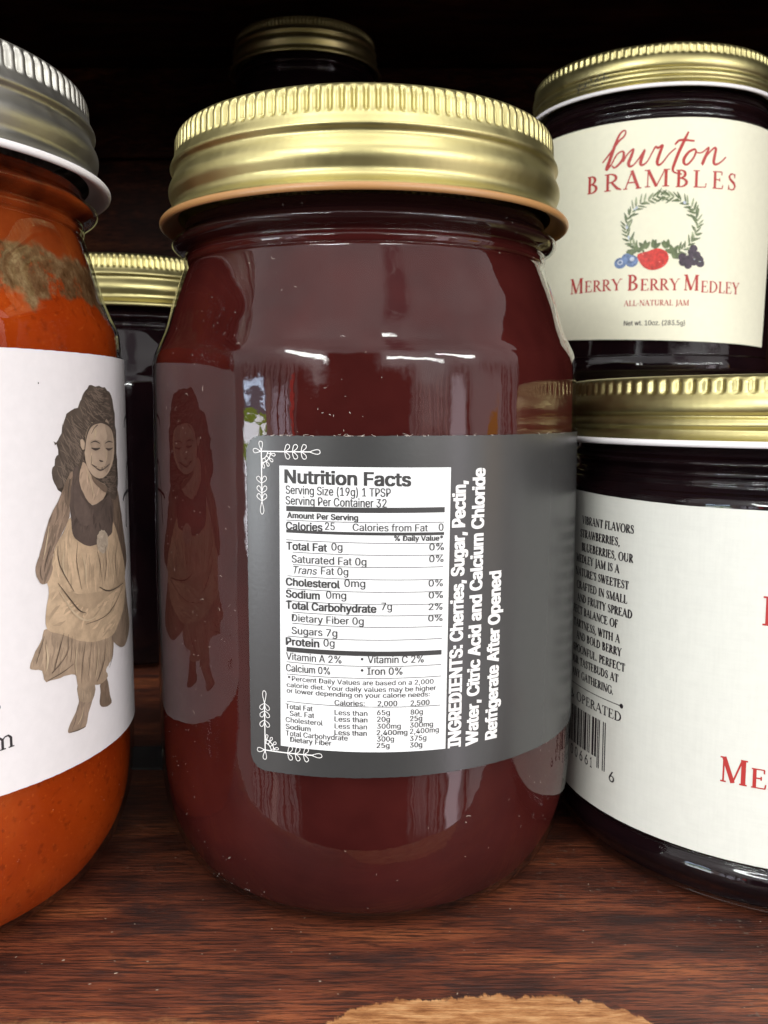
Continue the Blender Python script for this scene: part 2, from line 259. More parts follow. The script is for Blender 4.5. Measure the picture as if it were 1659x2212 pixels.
PHOTO_FRINGE = [[(6.124, 8.268, 0.0384), (5.917, 8.245, 0.048), (5.771, 8.162, 0.0408), (5.678, 8.005, 0.0264), (5.628, 7.801, 0.0168)], [(6.077, 8.275, 0.036), (6.363, 8.239, 0.0432), (6.583, 8.135, 0.0336), (6.68, 7.958, 0.0216), (6.694, 7.686, 0.0192), (6.598, 7.488, 0.0192)], [(6.041, 8.221, 0.0192), (5.937, 8.174, 0.0144), (5.834, 8.08, 0.0072)], [(5.608, 7.827, 0.0288), (5.545, 7.647, 0.048), (5.444, 7.464, 0.0432), (5.338, 7.283, 0.0168)], [(5.242, 7.383, 0.024), (5.195, 7.2, 0.0192), (5.178, 7.046, 0.0072)], [(6.749, 7.615, 0.0288), (6.799, 7.27, 0.0336), (6.706, 6.969, 0.012)]]
PHOTO_FACE = [[(5.813, 7.934, 0.0072), (5.947, 7.955, 0.0192), (6.099, 7.911, 0.0096)], [(6.283, 7.908, 0.0096), (6.427, 7.936, 0.0192), (6.599, 7.913, 0.0072)], [(5.82, 7.85, 0.0096), (5.95, 7.823, 0.0336), (6.1, 7.836, 0.012)], [(6.299, 7.825, 0.012), (6.432, 7.799, 0.0312), (6.6, 7.819, 0.0096)], [(6.053, 7.639, 0.0096), (6.105, 7.62, 0.0192), (6.188, 7.612, 0.012)], [(5.814, 7.581, 0.0096), (5.919, 7.536, 0.024), (6.082, 7.484, 0.0432), (6.283, 7.508, 0.0264), (6.445, 7.555, 0.0096)], [(5.812, 7.729, 0.0048), (5.818, 7.639, 0.0096), (5.79, 7.57, 0.0048)]]
PHOTO_TEETH = [(5.896, 7.557), (6.084, 7.52), (6.331, 7.538), (6.222, 7.491), (6.082, 7.481), (5.967, 7.511)]

# ------------------------------------------------------------------ helpers
def tag(o, label, cat, group=None):
    o['label'] = label
    o['category'] = cat
    if group:
        o['group'] = group


def thing(name, x, y, z, label, cat, group=None):
    o = bpy.data.objects.new(name, None)
    SC.collection.objects.link(o)
    o.empty_display_size = 0.02
    o.location = (x * CM, y * CM, z * CM)
    tag(o, label, cat, group)
    return o


def mesh_obj(name, verts, faces, mats, parent=None, mi=None, smooth=True):
    me = bpy.data.meshes.new(name)
    me.from_pydata([(x * CM, y * CM, z * CM) for x, y, z in verts], [], faces)
    if not isinstance(mats, (list, tuple)):
        mats = [mats]
    for m in mats:
        me.materials.append(m)
    if mi:
        me.polygons.foreach_set('material_index', mi)
    if smooth:
        me.polygons.foreach_set('use_smooth', [True] * len(me.polygons))
    me.update()
    o = bpy.data.objects.new(name, me)
    SC.collection.objects.link(o)
    if parent:
        o.parent = parent
    return o


def spline(pts, n=6):
    """Catmull-Rom through (r, z) points."""
    out = []
    P = [pts[0]] + list(pts) + [pts[-1]]
    for i in range(1, len(P) - 2):
        p0, p1, p2, p3 = P[i - 1], P[i], P[i + 1], P[i + 2]
        for k in range(n):
            t = k / n
            out.append(tuple(0.5 * (2 * b + (c - a) * t + (2 * a - 5 * b + 4 * c - d) * t * t + (3 * b - a - 3 * c + d) * t ** 3)
                             for a, b, c, d in zip(p0, p1, p2, p3)))
    out.append(tuple(pts[-1]))
    return [(max(r, 0.0005), z) for r, z in out]


def lathe(name, prof, seg, mat, parent, rib=None):
    """Turn a (r, z) profile about the z axis; rib(r, z, angle) may move the radius."""
    V, F = [], []
    n = len(prof)
    for j in range(seg):
        a = 2 * math.pi * j / seg
        ca, sa = math.cos(a), math.sin(a)
        for r, z in prof:
            q = r + (rib(r, z, a) if rib else 0)
            V.append((q * ca, q * sa, z))
    for j in range(seg):
        k = (j + 1) % seg
        for i in range(n - 1):
            F.append((j * n + i, j * n + i + 1, k * n + i + 1, k * n + i))
    return mesh_obj(name, V, F, mat, parent)


# ------------------------------------------------------------------ materials
def mat(name, col=(0.5, 0.5, 0.5), rough=0.5, metal=0.0, spec=0.5):
    m = bpy.data.materials.new(name)
    m.use_nodes = True
    b = m.node_tree.nodes['Principled BSDF']
    b.inputs['Base Color'].default_value = (*col, 1)
    b.inputs['Roughness'].default_value = rough
    b.inputs['Metallic'].default_value = metal
    b.inputs['Specular IOR Level'].default_value = spec
    return m, m.node_tree, b


def node(t, kind, **k):
    n = t.nodes.new(kind)
    for a, b in k.items():
        if a in n.inputs.keys():
            n.inputs[a].default_value = b
        else:
            setattr(n, a, b)
    return n


def noise(t, scale, detail=4, rough=0.55, stretch=None, dist=0.0):
    c = t.nodes.new('ShaderNodeTexCoord')
    n = node(t, 'ShaderNodeTexNoise', Scale=scale, Detail=detail, Roughness=rough, Distortion=dist)
    if stretch:
        mp = t.nodes.new('ShaderNodeMapping')
        mp.inputs['Scale'].default_value = stretch
        t.links.new(c.outputs['Object'], mp.inputs[0])
        t.links.new(mp.outputs[0], n.inputs['Vector'])
    else:
        t.links.new(c.outputs['Object'], n.inputs['Vector'])
    return n.outputs['Fac']


def ramp(t, fac, stops):
    r = t.nodes.new('ShaderNodeValToRGB')
    el_ = r.color_ramp.elements
    while len(el_) < len(stops):
        el_.new(0.5)
    for e, (p, c) in zip(el_, stops):
        e.position = p
        e.color = (*c, 1) if len(c) == 3 else c
    t.links.new(fac, r.inputs[0])
    return r.outputs[0]


def bump(t, b, h, strength, dist):
    n = node(t, 'ShaderNodeBump', Strength=strength, Distance=dist)
    t.links.new(h, n.inputs['Height'])
    t.links.new(n.outputs[0], b.inputs['Normal'])
    return n


def mixc(t, f, a, b, blend='MIX'):
    n = t.nodes.new('ShaderNodeMix')
    n.data_type = 'RGBA'
    n.blend_type = blend
    for v, s in ((f, n.inputs[0]), (a, n.inputs[6]), (b, n.inputs[7])):
        if isinstance(v, float):
            s.default_value = v
        elif isinstance(v, tuple):
            s.default_value = (*v, 1)
        else:
            t.links.new(v, s)
    return n.outputs[2]


def math_n(t, op, a, b=None):
    n = t.nodes.new('ShaderNodeMath')
    n.operation = op
    for i, v in enumerate((a, b)):
        if v is None:
            continue
        if isinstance(v, (int, float)):
            n.inputs[i].default_value = v
        else:
            t.links.new(v, n.inputs[i])
    return n.outputs[0]


def obj_xyz(t):
    c = t.nodes.new('ShaderNodeTexCoord')
    s = t.nodes.new('ShaderNodeSeparateXYZ')
    t.links.new(c.outputs['Object'], s.inputs[0])
    return s.outputs


def smooth01(t, v, lo, hi):
    n = t.nodes.new('ShaderNodeMapRange')
    n.interpolation_type = 'SMOOTHSTEP'
    t.links.new(v, n.inputs[0])
    n.inputs[1].default_value = lo
    n.inputs[2].default_value = hi
    return n.outputs[0]


def glass_mat(name, wave=0.25):
    m = bpy.data.materials.new(name)
    m.use_nodes = True
    t = m.node_tree
    t.nodes.clear()
    out = t.nodes.new('ShaderNodeOutputMaterial')
    mx = t.nodes.new('ShaderNodeMixShader')
    tr = t.nodes.new('ShaderNodeBsdfTransparent')
    tr.inputs[0].default_value = (0.97, 0.975, 0.97, 1)
    gl = node(t, 'ShaderNodeBsdfGlossy', Roughness=0.02)
    fr = node(t, 'ShaderNodeFresnel', IOR=1.5)
    bp = node(t, 'ShaderNodeBump', Strength=wave, Distance=0.0012)
    h = math_n(t, 'ADD', noise(t, 60, 2, 0.5), math_n(t, 'MULTIPLY', noise(t, 420, 2, 0.5), 0.06))
    t.links.new(h, bp.inputs['Height'])
    t.links.new(bp.outputs[0], gl.inputs['Normal'])
    t.links.new(bp.outputs[0], fr.inputs['Normal'])
    ge = t.nodes.new('ShaderNodeNewGeometry')      # the same reflectance from either side of the wall
    mr = t.nodes.new('ShaderNodeMapRange')
    t.links.new(ge.outputs['Backfacing'], mr.inputs[0])
    mr.inputs[3].default_value = 1.5
    mr.inputs[4].default_value = 1 / 1.5
    t.links.new(mr.outputs[0], fr.inputs['IOR'])
    t.links.new(fr.outputs[0], mx.inputs[0])
    t.links.new(tr.outputs[0], mx.inputs[1])
    t.links.new(gl.outputs[0], mx.inputs[2])
    t.links.new(mx.outputs[0], out.inputs[0])
    return m


def lid_mat(name, c, rough):
    m, t, b = mat(name, c, rough, 1.0)
    n1 = noise(t, 40, 5, 0.6)
    t.links.new(ramp(t, n1, [(0.3, tuple(x * 0.86 for x in c)), (0.7, c)]), b.inputs['Base Color'])
    n2 = noise(t, 260, 3, 0.6)
    r = node(t, 'ShaderNodeMapRange')
    t.links.new(n2, r.inputs[0])
    r.inputs[3].default_value = rough * 0.75
    r.inputs[4].default_value = rough * 1.3
    t.links.new(r.outputs[0], b.inputs['Roughness'])
    bump(t, b, noise(t, 900, 2, 0.5, (1, 1, 0.25)), 0.10, 0.0003)
    return m


M_GLASS = glass_mat('jar_glass', 0.22)
M_GOLD = lid_mat('gold_tin', (0.54, 0.478, 0.222), 0.38)
M_SILVER = lid_mat('silver_tin', (0.46, 0.445, 0.40), 0.42)
M_LINER, _, _ = mat('tan_liner', (0.39, 0.20, 0.075), 0.32)
M_WHITE_RIM, _, _ = mat('white_liner', (0.80, 0.77, 0.78), 0.35)


def jam_mat(name, c, c2, scale=45):
    m, t, b = mat(name, c, 0.6, 0, 0.0)
    t.links.new(ramp(t, noise(t, scale, 4, 0.6), [(0.32, c2), (0.62, c)]), b.inputs['Base Color'])
    return m


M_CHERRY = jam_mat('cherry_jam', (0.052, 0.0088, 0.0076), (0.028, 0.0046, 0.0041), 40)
_t = M_CHERRY.node_tree                # shade of the neck under the lid, painted into the jam colour
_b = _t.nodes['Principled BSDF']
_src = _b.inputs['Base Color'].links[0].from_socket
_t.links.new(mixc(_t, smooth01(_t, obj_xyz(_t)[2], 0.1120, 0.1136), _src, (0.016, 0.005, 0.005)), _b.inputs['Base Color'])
M_DARK = jam_mat('berry_jam', (0.010, 0.004, 0.005), (0.004, 0.002, 0.003))


def orange_mat():
    m, t, b = mat('orange_butter', (0.40, 0.06, 0.008), 0.6, 0, 0.0)
    base = ramp(t, noise(t, 55, 5, 0.6), [(0.3, (0.24, 0.025, 0.003)), (0.55, (0.30, 0.037, 0.004)), (0.75, (0.37, 0.060, 0.008))])
    fine = noise(t, 700, 2, 0.5)
    base = mixc(t, math_n(t, 'MULTIPLY', smooth01(t, fine, 0.58, 0.70), 0.5), base, (0.14, 0.016, 0.003))
    pulp = noise(t, 1500, 3, 0.6)
    base = mixc(t, math_n(t, 'MULTIPLY', smooth01(t, pulp, 0.60, 0.72), 0.35), base, (0.55, 0.13, 0.02))
    s = obj_xyz(t)
    z = math_n(t, 'ADD', s[2], math_n(t, 'MULTIPLY', math_n(t, 'SUBTRACT', noise(t, 48, 5, 0.62), 0.5), 0.017))
    # residue of the filling drying on the shoulder: olive brown, patchy, over an emptier neck
    patch = noise(t, 48, 7, 0.70)
    smear = math_n(t, 'MULTIPLY', smooth01(t, z, 0.1012, 0.1026), smooth01(t, patch, 0.40, 0.47))
    tan = ramp(t, noise(t, 260, 6, 0.75), [(0.36, (0.060, 0.024, 0.009)), (0.52, (0.13, 0.068, 0.030)), (0.70, (0.27, 0.18, 0.095))])
    c = mixc(t, smear, base, tan)
    redo = smooth01(t, z, 0.1092, 0.1108)
    c = mixc(t, redo, c, ramp(t, noise(t, 60, 5, 0.6), [(0.35, (0.05, 0.008, 0.003)), (0.52, (0.19, 0.030, 0.006)), (0.75, (0.27, 0.055, 0.010))]))
    t.links.new(c, b.inputs['Base Color'])
    return m


M_ORANGE = orange_mat()


def paper(name, c, rough=0.5, weave=0.0, spec=0.4):
    m, t, b = mat(name, c, rough, 0, spec)
    n = noise(t, 500, 3, 0.6)
    k = ramp(t, n, [(0.3, tuple(x * 0.955 for x in c)), (0.7, c)])
    if weave:
        a = noise(t, 2200, 2, 0.6, (1, 1, 0.05))
        d = noise(t, 2200, 2, 0.6, (0.05, 0.05, 1))
        k = mixc(t, math_n(t, 'MULTIPLY', smooth01(t, math_n(t, 'ADD', a, d), 0.85, 1.25), weave), k, tuple(x * 0.6 for x in c))
    t.links.new(k, b.inputs['Base Color'])
    bump(t, b, math_n(t, 'ADD', noise(t, 1600, 2, 0.5), math_n(t, 'MULTIPLY', noise(t, 40, 2, 0.5), 1.2)), 0.035, 0.0003)
    return m


M_GREY_LABEL = paper('grey_label', (0.040, 0.0395, 0.039), 0.27, 0, 0.55)
M_WHITE_LABEL = paper('white_label', (0.76, 0.72, 0.725), 0.55)
M_CREAM_LABEL = paper('cream_label', (0.80, 0.775, 0.61), 0.5)
M_LINEN_LABEL = paper('linen_label', (0.68, 0.68, 0.62), 0.5, 0.07)
M_PANEL = paper('panel_white', (0.77, 0.77, 0.775), 0.5)
M_BLACK_INK, _, _ = mat('black_ink', (0.030, 0.028, 0.028), 0.5)
M_WHITE_INK, _, _ = mat('white_ink', (0.80, 0.78, 0.77), 0.5)
M_RED_INK, _, _ = mat('red_ink', (0.40, 0.018, 0.014), 0.5)
M_BROWN_INK, _, _ = mat('brown_ink', (0.018, 0.013, 0.016), 0.5)


def sepia(name, c, amount=0.18, scale=260):
    m, t, b = mat(name, c, 0.5)
    t.links.new(ramp(t, noise(t, scale, 5, 0.65), [(0.3, tuple(x * (1 - amount * 1.6) for x in c)), (0.7, tuple(min(1, x * (1 + amount)) for x in c))]), b.inputs['Base Color'])
    return m


# ------------------------------------------------------------------ flat prints wrapped on a jar
class Print:
    """Flat outlines and ribbons in label coordinates (u along the surface, v up), later bent round the jar."""

    def __init__(self, step=0.1):
        self.bm = bmesh.new()
        self.lay = self.bm.verts.layers.float.new('lift')
        self.n = 0
        self.step = step

    def face(self, pts, mi=0, lift=None):
        if lift is None:
            lift = (self.n % 14) * 0.0004
            self.n += 1
        vs_ = []
        for u, v in pts:
            q = self.bm.verts.new((u, v, 0))
            q[self.lay] = lift
            vs_.append(q)
        try:
            f = self.bm.faces.new(vs_)
            f.material_index = mi
        except ValueError:
            pass

    def ribbon(self, pts, mi=0, lift=None, closed=False):
        """pts: (u, v, full width); one continuous band."""
        n = len(pts)
        if n < 2:
            return
        if lift is None:
            lift = (self.n % 14) * 0.0004
            self.n += 1
        L_, R_ = [], []
        for i in range(n):
            a = pts[i - 1] if (i or closed) else pts[i]
            c = pts[(i + 1) % n] if (i < n - 1 or closed) else pts[i]
            dx, dy = c[0] - a[0], c[1] - a[1]
            d = math.hypot(dx, dy) or 1
            w = pts[i][2] / 2
            for S, s in ((L_, 1), (R_, -1)):
                q = self.bm.verts.new((pts[i][0] - dy / d * w * s, pts[i][1] + dx / d * w * s, 0))
                q[self.lay] = lift
                S.append(q)
        for i in range(n if closed else n - 1):
            k = (i + 1) % n
            f = self.bm.faces.new((L_[i], R_[i], R_[k], L_[k]))
            f.material_index = mi

    def text(self, body, bold, place, mi=0):
        """place(x 0..1, y in cap heights) -> (u, v)"""
        vs_, fs = text_geo(body, 4 if bold == 4 else 0)
        d = {0: 0.020, 1: 0.028, 2: 0.05, 3: 0.062, 4: 0.014, 5: 0.062}[bold]
        for sx_, sy_ in (((0, 0),) if not d else ((-1, -.5), (1, .5), (-1, .5), (1, -.5), (0, 0)) if bold > 1 else ((-1, 0), (1, 0))):
            self.stamp(vs_, fs, place, mi, sx_ * d, sy_ * d)

    def stamp(self, vs_, fs, place, mi, ox, oy):
        """ox, oy in cap heights: a heavier pen"""
        lift = (self.n % 14) * 0.0004
        self.n += 1
        u0, v0 = place(0, 0)
        u1, v1 = place(1, 0)
        u2, v2 = place(0, 1)
        k = math.hypot(u2 - u0, v2 - v0) / max(1e-6, math.hypot(u1 - u0, v1 - v0))
        vs_ = [(x + ox * k, y + oy) for x, y in vs_]
        bv = []
        for x, y in vs_:
            u, v = place(x, y)
            q = self.bm.verts.new((u, v, 0))
            q[self.lay] = lift
            bv.append(q)
        for f in fs:
            try:
                k = self.bm.faces.new([bv[i] for i in f])
                k.material_index = mi
            except ValueError:
                pass

    def wrap(self, name, r, mats, parent, base=0.012, smooth=True, z0=0.0, edge=False):
        bm = self.bm
        bmesh.ops.triangulate(bm, faces=[f for f in bm.faces if len(f.verts) > 4])
        if self.step:
            us = [v.co.x for v in bm.verts]
            u = math.floor(min(us) / self.step) * self.step + self.step
            while u < max(us):
                sel = [f for f in bm.faces if min(v.co.x for v in f.verts) < u - 1e-5 and max(v.co.x for v in f.verts) > u + 1e-5]
                if sel:
                    g = sel + list({e for f in sel for e in f.edges}) + list({v for f in sel for v in f.verts})
                    bmesh.ops.bisect_plane(bm, geom=g, plane_co=(u, 0, 0), plane_no=(1, 0, 0), dist=1e-6)
                u += self.step
        for f in bm.faces:
            f.normal_update()
            if f.normal.z < 0:
                f.normal_flip()
        if edge:                        # cut edge of the paper, down to the glass
            be = [e for e in bm.edges if len(e.link_faces) == 1]
            low = {}
            for e in be:
                for v in e.verts:
                    if v not in low:
                        q = bm.verts.new(v.co)
                        q[self.lay] = -base + 0.002
                        low[v] = q
            for e in be:
                lp = [l for l in e.link_faces[0].loops if l.edge == e][0]
                a_, b_ = lp.vert, lp.link_loop_next.vert
                ta, tb = [bm.verts.new(v.co) for v in (a_, b_)]
                ta[self.lay], tb[self.lay] = a_[self.lay], b_[self.lay]
                f = bm.faces.new((tb, ta, low[a_], low[b_]))
                f.material_index = lp.face.material_index
                f.smooth = False
        V = []
        bm.verts.index_update()
        for v in bm.verts:
            a = -math.pi / 2 + v.co.x / r
            q = r + base + v[self.lay]
            V.append((q * math.cos(a), q * math.sin(a), v.co.y - z0))
        F, MI = [], []
        for f in bm.faces:
            F.append([v.index for v in f.verts])
            MI.append(f.material_index)
        bm.free()
        o = mesh_obj(name, V, F, mats, parent, MI, True)
        if smooth:
            o.data.normals_split_custom_set_from_vertices([Vector((x, y, 0)).normalized() for x, y, z in V])
        else:
            o.data.polygons.foreach_set('use_smooth', [False] * len(o.data.polygons))
        return o


_text_cache = {}
try:                                   # the grotesque that ships inside Blender itself
    import os
    FONT = bpy.data.fonts.load(os.path.join(bpy.utils.system_resource('DATAFILES', path='fonts'), 'Inter.woff2'))
except Exception:
    FONT = None


def text_geo(body, bold):
    """Outline mesh of a line of Blender's own font, x scaled to 0..1, cap height 1."""
    key = (body, bold)
    if key in _text_cache:
        return _text_cache[key]

    def raw(s):
        cu = bpy.data.curves.new('t', 'FONT')
        cu.body = s
        if FONT:
            cu.font = FONT
        cu.offset = 0.0
        cu.resolution_u = 3
        if bold == 4:
            cu.shear = 0.22
        ob = bpy.data.objects.new('t', cu)
        SC.collection.objects.link(ob)
        dg = bpy.context.evaluated_depsgraph_get()
        ev = ob.evaluated_get(dg)
        me = ev.to_mesh()
        vs_ = [(v.co.x, v.co.y) for v in me.vertices]
        fs = [tuple(p.vertices) for p in me.polygons]
        ev.to_mesh_clear()
        bpy.data.objects.remove(ob)
        bpy.data.curves.remove(cu)
        return vs_, fs
    ck = ('cap', bold)
    if ck not in _text_cache:
        hv, _ = raw('H')
        _text_cache[ck] = (min(y for x, y in hv), max(y for x, y in hv))
    y0, y1 = _text_cache[ck]
    vs_, fs = raw(body)
    x0 = min(x for x, y in vs_)
    x1 = max(x for x, y in vs_)
    vs_ = [((x - x0) / (x1 - x0), (y - y0) / (y1 - y0)) for x, y in vs_]
    _text_cache[key] = (vs_, fs)
    return vs_, fs


# a roman capital alphabet drawn as pen strokes (x, y, width), cap height 1
TK, TN, SF = 0.135, 0.055, 0.05


def arc(cx, cy, rx, ry, a0, a1, n=14, tk=TK, tn=TN):
    o = []
    for i in range(n + 1):
        a = R(a0 + (a1 - a0) * i / n)
        w = tn + (tk - tn) * abs(math.cos(a)) ** 1.6
        o.append((cx + (rx - w / 2) * math.cos(a), cy + (ry - w / 2 * 0.6) * math.sin(a), w))
    return o


def seg_(x0, y0, x1, y1, w):
    return [(x0, y0, w), (x1, y1, w)]


def stem(x, y0=0.0, y1=1.0, w=TK):
    return seg_(x, y0, x, y1, w)


def srf(x, y, h=0.13):
    return seg_(x - h, y + (SF / 2 if y < 0.5 else -SF / 2), x + h, y + (SF / 2 if y < 0.5 else -SF / 2), SF)


def glyph(c):
    t = TN
    G = {
        'A': ([seg_(0.06, 0, 0.36, 1, t), seg_(0.34, 1, 0.66, 0, TK), seg_(0.16, 0.35, 0.54, 0.35, t), srf(0.06, 0, 0.1), srf(0.66, 0, 0.13)], 0.78),
        'B': ([stem(0.15), arc(0.2, 0.755, 0.31, 0.245, 90, -90), arc(0.2, 0.265, 0.38, 0.265, 90, -90), seg_(0.03, 0.975, 0.22, 0.975, SF), seg_(0.15, 0.52, 0.24, 0.52, t), seg_(0.03, 0.025, 0.22, 0.025, SF)], 0.64),
        'C': ([arc(0.42, 0.5, 0.40, 0.51, 48, 312), seg_(0.68, 0.68, 0.68, 0.97, t)], 0.74),
        'D': ([stem(0.15), arc(0.22, 0.5, 0.5, 0.5, 90, -90), seg_(0.03, 0.975, 0.24, 0.975, SF), seg_(0.03, 0.025, 0.24, 0.025, SF)], 0.78),
        'E': ([stem(0.15), seg_(0.03, 0.975, 0.52, 0.975, SF), seg_(0.15, 0.52, 0.40, 0.52, t), seg_(0.03, 0.025, 0.56, 0.025, SF), seg_(0.51, 0.98, 0.51, 0.78, t), seg_(0.55, 0.02, 0.58, 0.24, t), seg_(0.40, 0.42, 0.40, 0.62, t)], 0.63),
        'F': ([stem(0.15), seg_(0.03, 0.975, 0.52, 0.975, SF), seg_(0.15, 0.50, 0.40, 0.50, t), srf(0.15, 0, 0.14), seg_(0.51, 0.98, 0.51, 0.76, t), seg_(0.40, 0.40, 0.40, 0.60, t)], 0.58),
        'G': ([arc(0.42, 0.5, 0.40, 0.51, 48, 318), seg_(0.68, 0.68, 0.68, 0.97, t), stem(0.68, 0.08, 0.42), srf(0.68, 0.47, 0.12)], 0.82),
        'H': ([stem(0.15), stem(0.65), seg_(0.15, 0.5, 0.65, 0.5, t), srf(0.15, 0), srf(0.15, 1), srf(0.65, 0), srf(0.65, 1)], 0.82),
        'I': ([stem(0.16), srf(0.16, 0), srf(0.16, 1)], 0.33),
        'J': ([[(0.22, 1, TK), (0.22, 0.1, TK), (0.18, -0.12, 0.1), (0.06, -0.22, t), (-0.02, -0.18, t)], srf(0.22, 1)], 0.36),
        'L': ([stem(0.15), srf(0.15, 1), seg_(0.03, 0.025, 0.54, 0.025, SF), seg_(0.53, 0.02, 0.56, 0.26, t)], 0.60),
        'M': ([seg_(0.12, 0, 0.13, 1, t), seg_(0.13, 1, 0.46, 0.02, TK), seg_(0.45, 0.02, 0.78, 1, t), stem(0.82), srf(0.12, 0, 0.1), srf(0.10, 1, 0.1), srf(0.82, 0), srf(0.84, 1, 0.12)], 0.98),
        'N': ([seg_(0.13, 0, 0.13, 1, t), seg_(0.12, 0.98, 0.66, 0.02, TK), seg_(0.67, 0, 0.67, 1, t), srf(0.13, 0, 0.1), srf(0.08, 1, 0.1), srf(0.67, 1, 0.11)], 0.80),
        'O': ([arc(0.42, 0.5, 0.40, 0.51, 0, 360, 26)], 0.86),
        'P': ([stem(0.15), arc(0.2, 0.72, 0.35, 0.28, 90, -90), seg_(0.03, 0.975, 0.22, 0.975, SF), seg_(0.15, 0.46, 0.22, 0.46, t), srf(0.15, 0)], 0.58),
        'R': ([stem(0.15), arc(0.2, 0.735, 0.34, 0.265, 90, -90), seg_(0.03, 0.975, 0.22, 0.975, SF), seg_(0.15, 0.49, 0.24, 0.49, t), srf(0.15, 0), [(0.30, 0.49, 0.10), (0.52, 0.12, TK), (0.68, 0.01, 0.06)]], 0.68),
        'S': ([[(0.43, 0.80, t), (0.41, 0.90, t), (0.30, 0.975, t), (0.17, 0.93, 0.09), (0.10, 0.79, 0.11), (0.15, 0.65, 0.12), (0.27, 0.54, TK), (0.40, 0.42, 0.13), (0.46, 0.27, 0.11), (0.41, 0.11, 0.09), (0.28, 0.03, t), (0.14, 0.07, t), (0.08, 0.22, t)], seg_(0.44, 0.98, 0.43, 0.72, t), seg_(0.07, 0.02, 0.08, 0.30, t)], 0.54),
        'T': ([stem(0.33), seg_(0.03, 0.975, 0.63, 0.975, SF), seg_(0.045, 0.98, 0.045, 0.74, t), seg_(0.615, 0.98, 0.615, 0.74, t), srf(0.33, 0)], 0.66),
        'U': ([stem(0.16, 0.3, 1), arc(0.385, 0.33, 0.29, 0.33, 180, 360), stem(0.64, 0.3, 1, t), srf(0.16, 1), srf(0.64, 1, 0.1)], 0.78),
        'V': ([seg_(0.10, 1, 0.39, 0, TK), seg_(0.38, 0, 0.66, 1, t), srf(0.09, 1), srf(0.67, 1, 0.1)], 0.74),
        'W': ([seg_(0.10, 1, 0.32, 0, TK), seg_(0.31, 0, 0.53, 0.95, t), seg_(0.48, 1, 0.70, 0, TK), seg_(0.69, 0, 0.92, 1, t), srf(0.09, 1), srf(0.47, 1, 0.1), srf(0.93, 1, 0.1)], 1.0),
        'Y': ([seg_(0.09, 1, 0.35, 0.46, TK), seg_(0.64, 1, 0.36, 0.46, t), stem(0.36, 0, 0.5), srf(0.08, 1), srf(0.65, 1, 0.1), srf(0.36, 0)], 0.70),
        'm': ([stem(0.12, 0, 0.66, 0.11), stem(0.44, 0, 0.52, 0.11), stem(0.76, 0, 0.52, 0.11), [(0.12, 0.50, t), (0.22, 0.63, 0.06), (0.34, 0.65, 0.08), (0.44, 0.50, 0.11)], [(0.44, 0.50, t), (0.54, 0.63, 0.06), (0.66, 0.65, 0.08), (0.76, 0.50, 0.11)], srf(0.12, 0, 0.11), srf(0.44, 0, 0.11), srf(0.76, 0, 0.11), seg_(0.01, 0.62, 0.12, 0.65, t)], 0.9),
        ',': ([[(0.12, 0.12, 0.15), (0.14, 0.0, 0.12), (0.06, -0.16, 0.04)]], 0.28),
        '.': ([[(0.05, 0.07, 0.13), (0.18, 0.07, 0.13)]], 0.26),
        "'": ([[(0.10, 1.0, 0.12), (0.08, 0.76, 0.05)]], 0.20),
        '-': ([seg_(0.04, 0.36, 0.30, 0.36, 0.07)], 0.36),
        '&': ([[(0.72, 0.44, t), (0.52, 0.12, 0.07), (0.30, 0.02, 0.10), (0.12, 0.14, 0.12), (0.14, 0.36, 0.10), (0.36, 0.58, 0.06), (0.46, 0.80, 0.07), (0.36, 0.96, 0.06), (0.24, 0.84, 0.08), (0.34, 0.56, 0.10), (0.70, 0.03, 0.10)]], 0.8),
        ' ': ([], 0.34),
    }
    return G[c]


def roman(pr, s, place, mi=0, track=0.03, heavy=1.25):
    """Lay a string of capitals; place(x 0..1, y) -> (u, v); returns nothing."""
    x = 0
    items = []
    for ch in s:
        st, adv = glyph(ch)
        items.append((x, st))
        x += adv + track
    tot = x - track
    for x0, st in items:
        for rb in st:
            pts = []
            for a, b, w in rb:
                u, v = place((x0 + a) / tot, b)
                pts.append((u, v, w))
            # width scale from cap height
            u0, v0 = place(0, 0)
            u1, v1 = place(0, 1)
            k = math.hypot(u1 - u0, v1 - v0)
            pr.ribbon([(a, b, w * k * heavy) for a, b, w in pts], mi)


def flat(u0, u1, v, h, slope=0.0):
    return lambda x, y: (u0 + (u1 - u0) * x, v + slope * (u1 - u0) * x + y * h)


def rounded(u0, v0, u1, v1, rad, rr=None):
    """Rounded rectangle outline; rr = radius of the right-hand corners."""
    rr = rad if rr is None else rr
    o = []
    for cx, cy, a0, q in ((u1 - rr, v0 + rr, -90, rr), (u1 - rr, v1 - rr, 0, rr), (u0 + rad, v1 - rad, 90, rad), (u0 + rad, v0 + rad, 180, rad)):
        for i in range(9):
            a = R(a0 + 90 * i / 8)
            o.append((cx + q * math.cos(a), cy + q * math.sin(a)))
    return o


def fine_edge(pts, mid=0.05, amp=0.0):
    """Subdivide an outline and give it a hair of unevenness."""
    o = []
    n = len(pts)
    for i in range(n):
        a, b = pts[i], pts[(i + 1) % n]
        k = max(1, int(math.hypot(b[0] - a[0], b[1] - a[1]) / mid))
        for j in range(k):
            t = j / k
            o.append((a[0] + (b[0] - a[0]) * t + rnd.uniform(-amp, amp), a[1] + (b[1] - a[1]) * t + rnd.uniform(-amp, amp)))
    return o


def soft_poly(pts, n=3):
    """Closed Catmull-Rom outline."""
    o = []
    m = len(pts)
    for i in range(m):
        p0, p1, p2, p3 = pts[i - 1], pts[i], pts[(i + 1) % m], pts[(i + 2) % m]
        for k in range(n):
            t = k / n
            o.append(tuple(0.5 * (2 * b + (c - a) * t + (2 * a - 5 * b + 4 * c - d) * t * t + (3 * b - a - 3 * c + d) * t ** 3) for a, b, c, d in zip(p0, p1, p2, p3)))
    return o


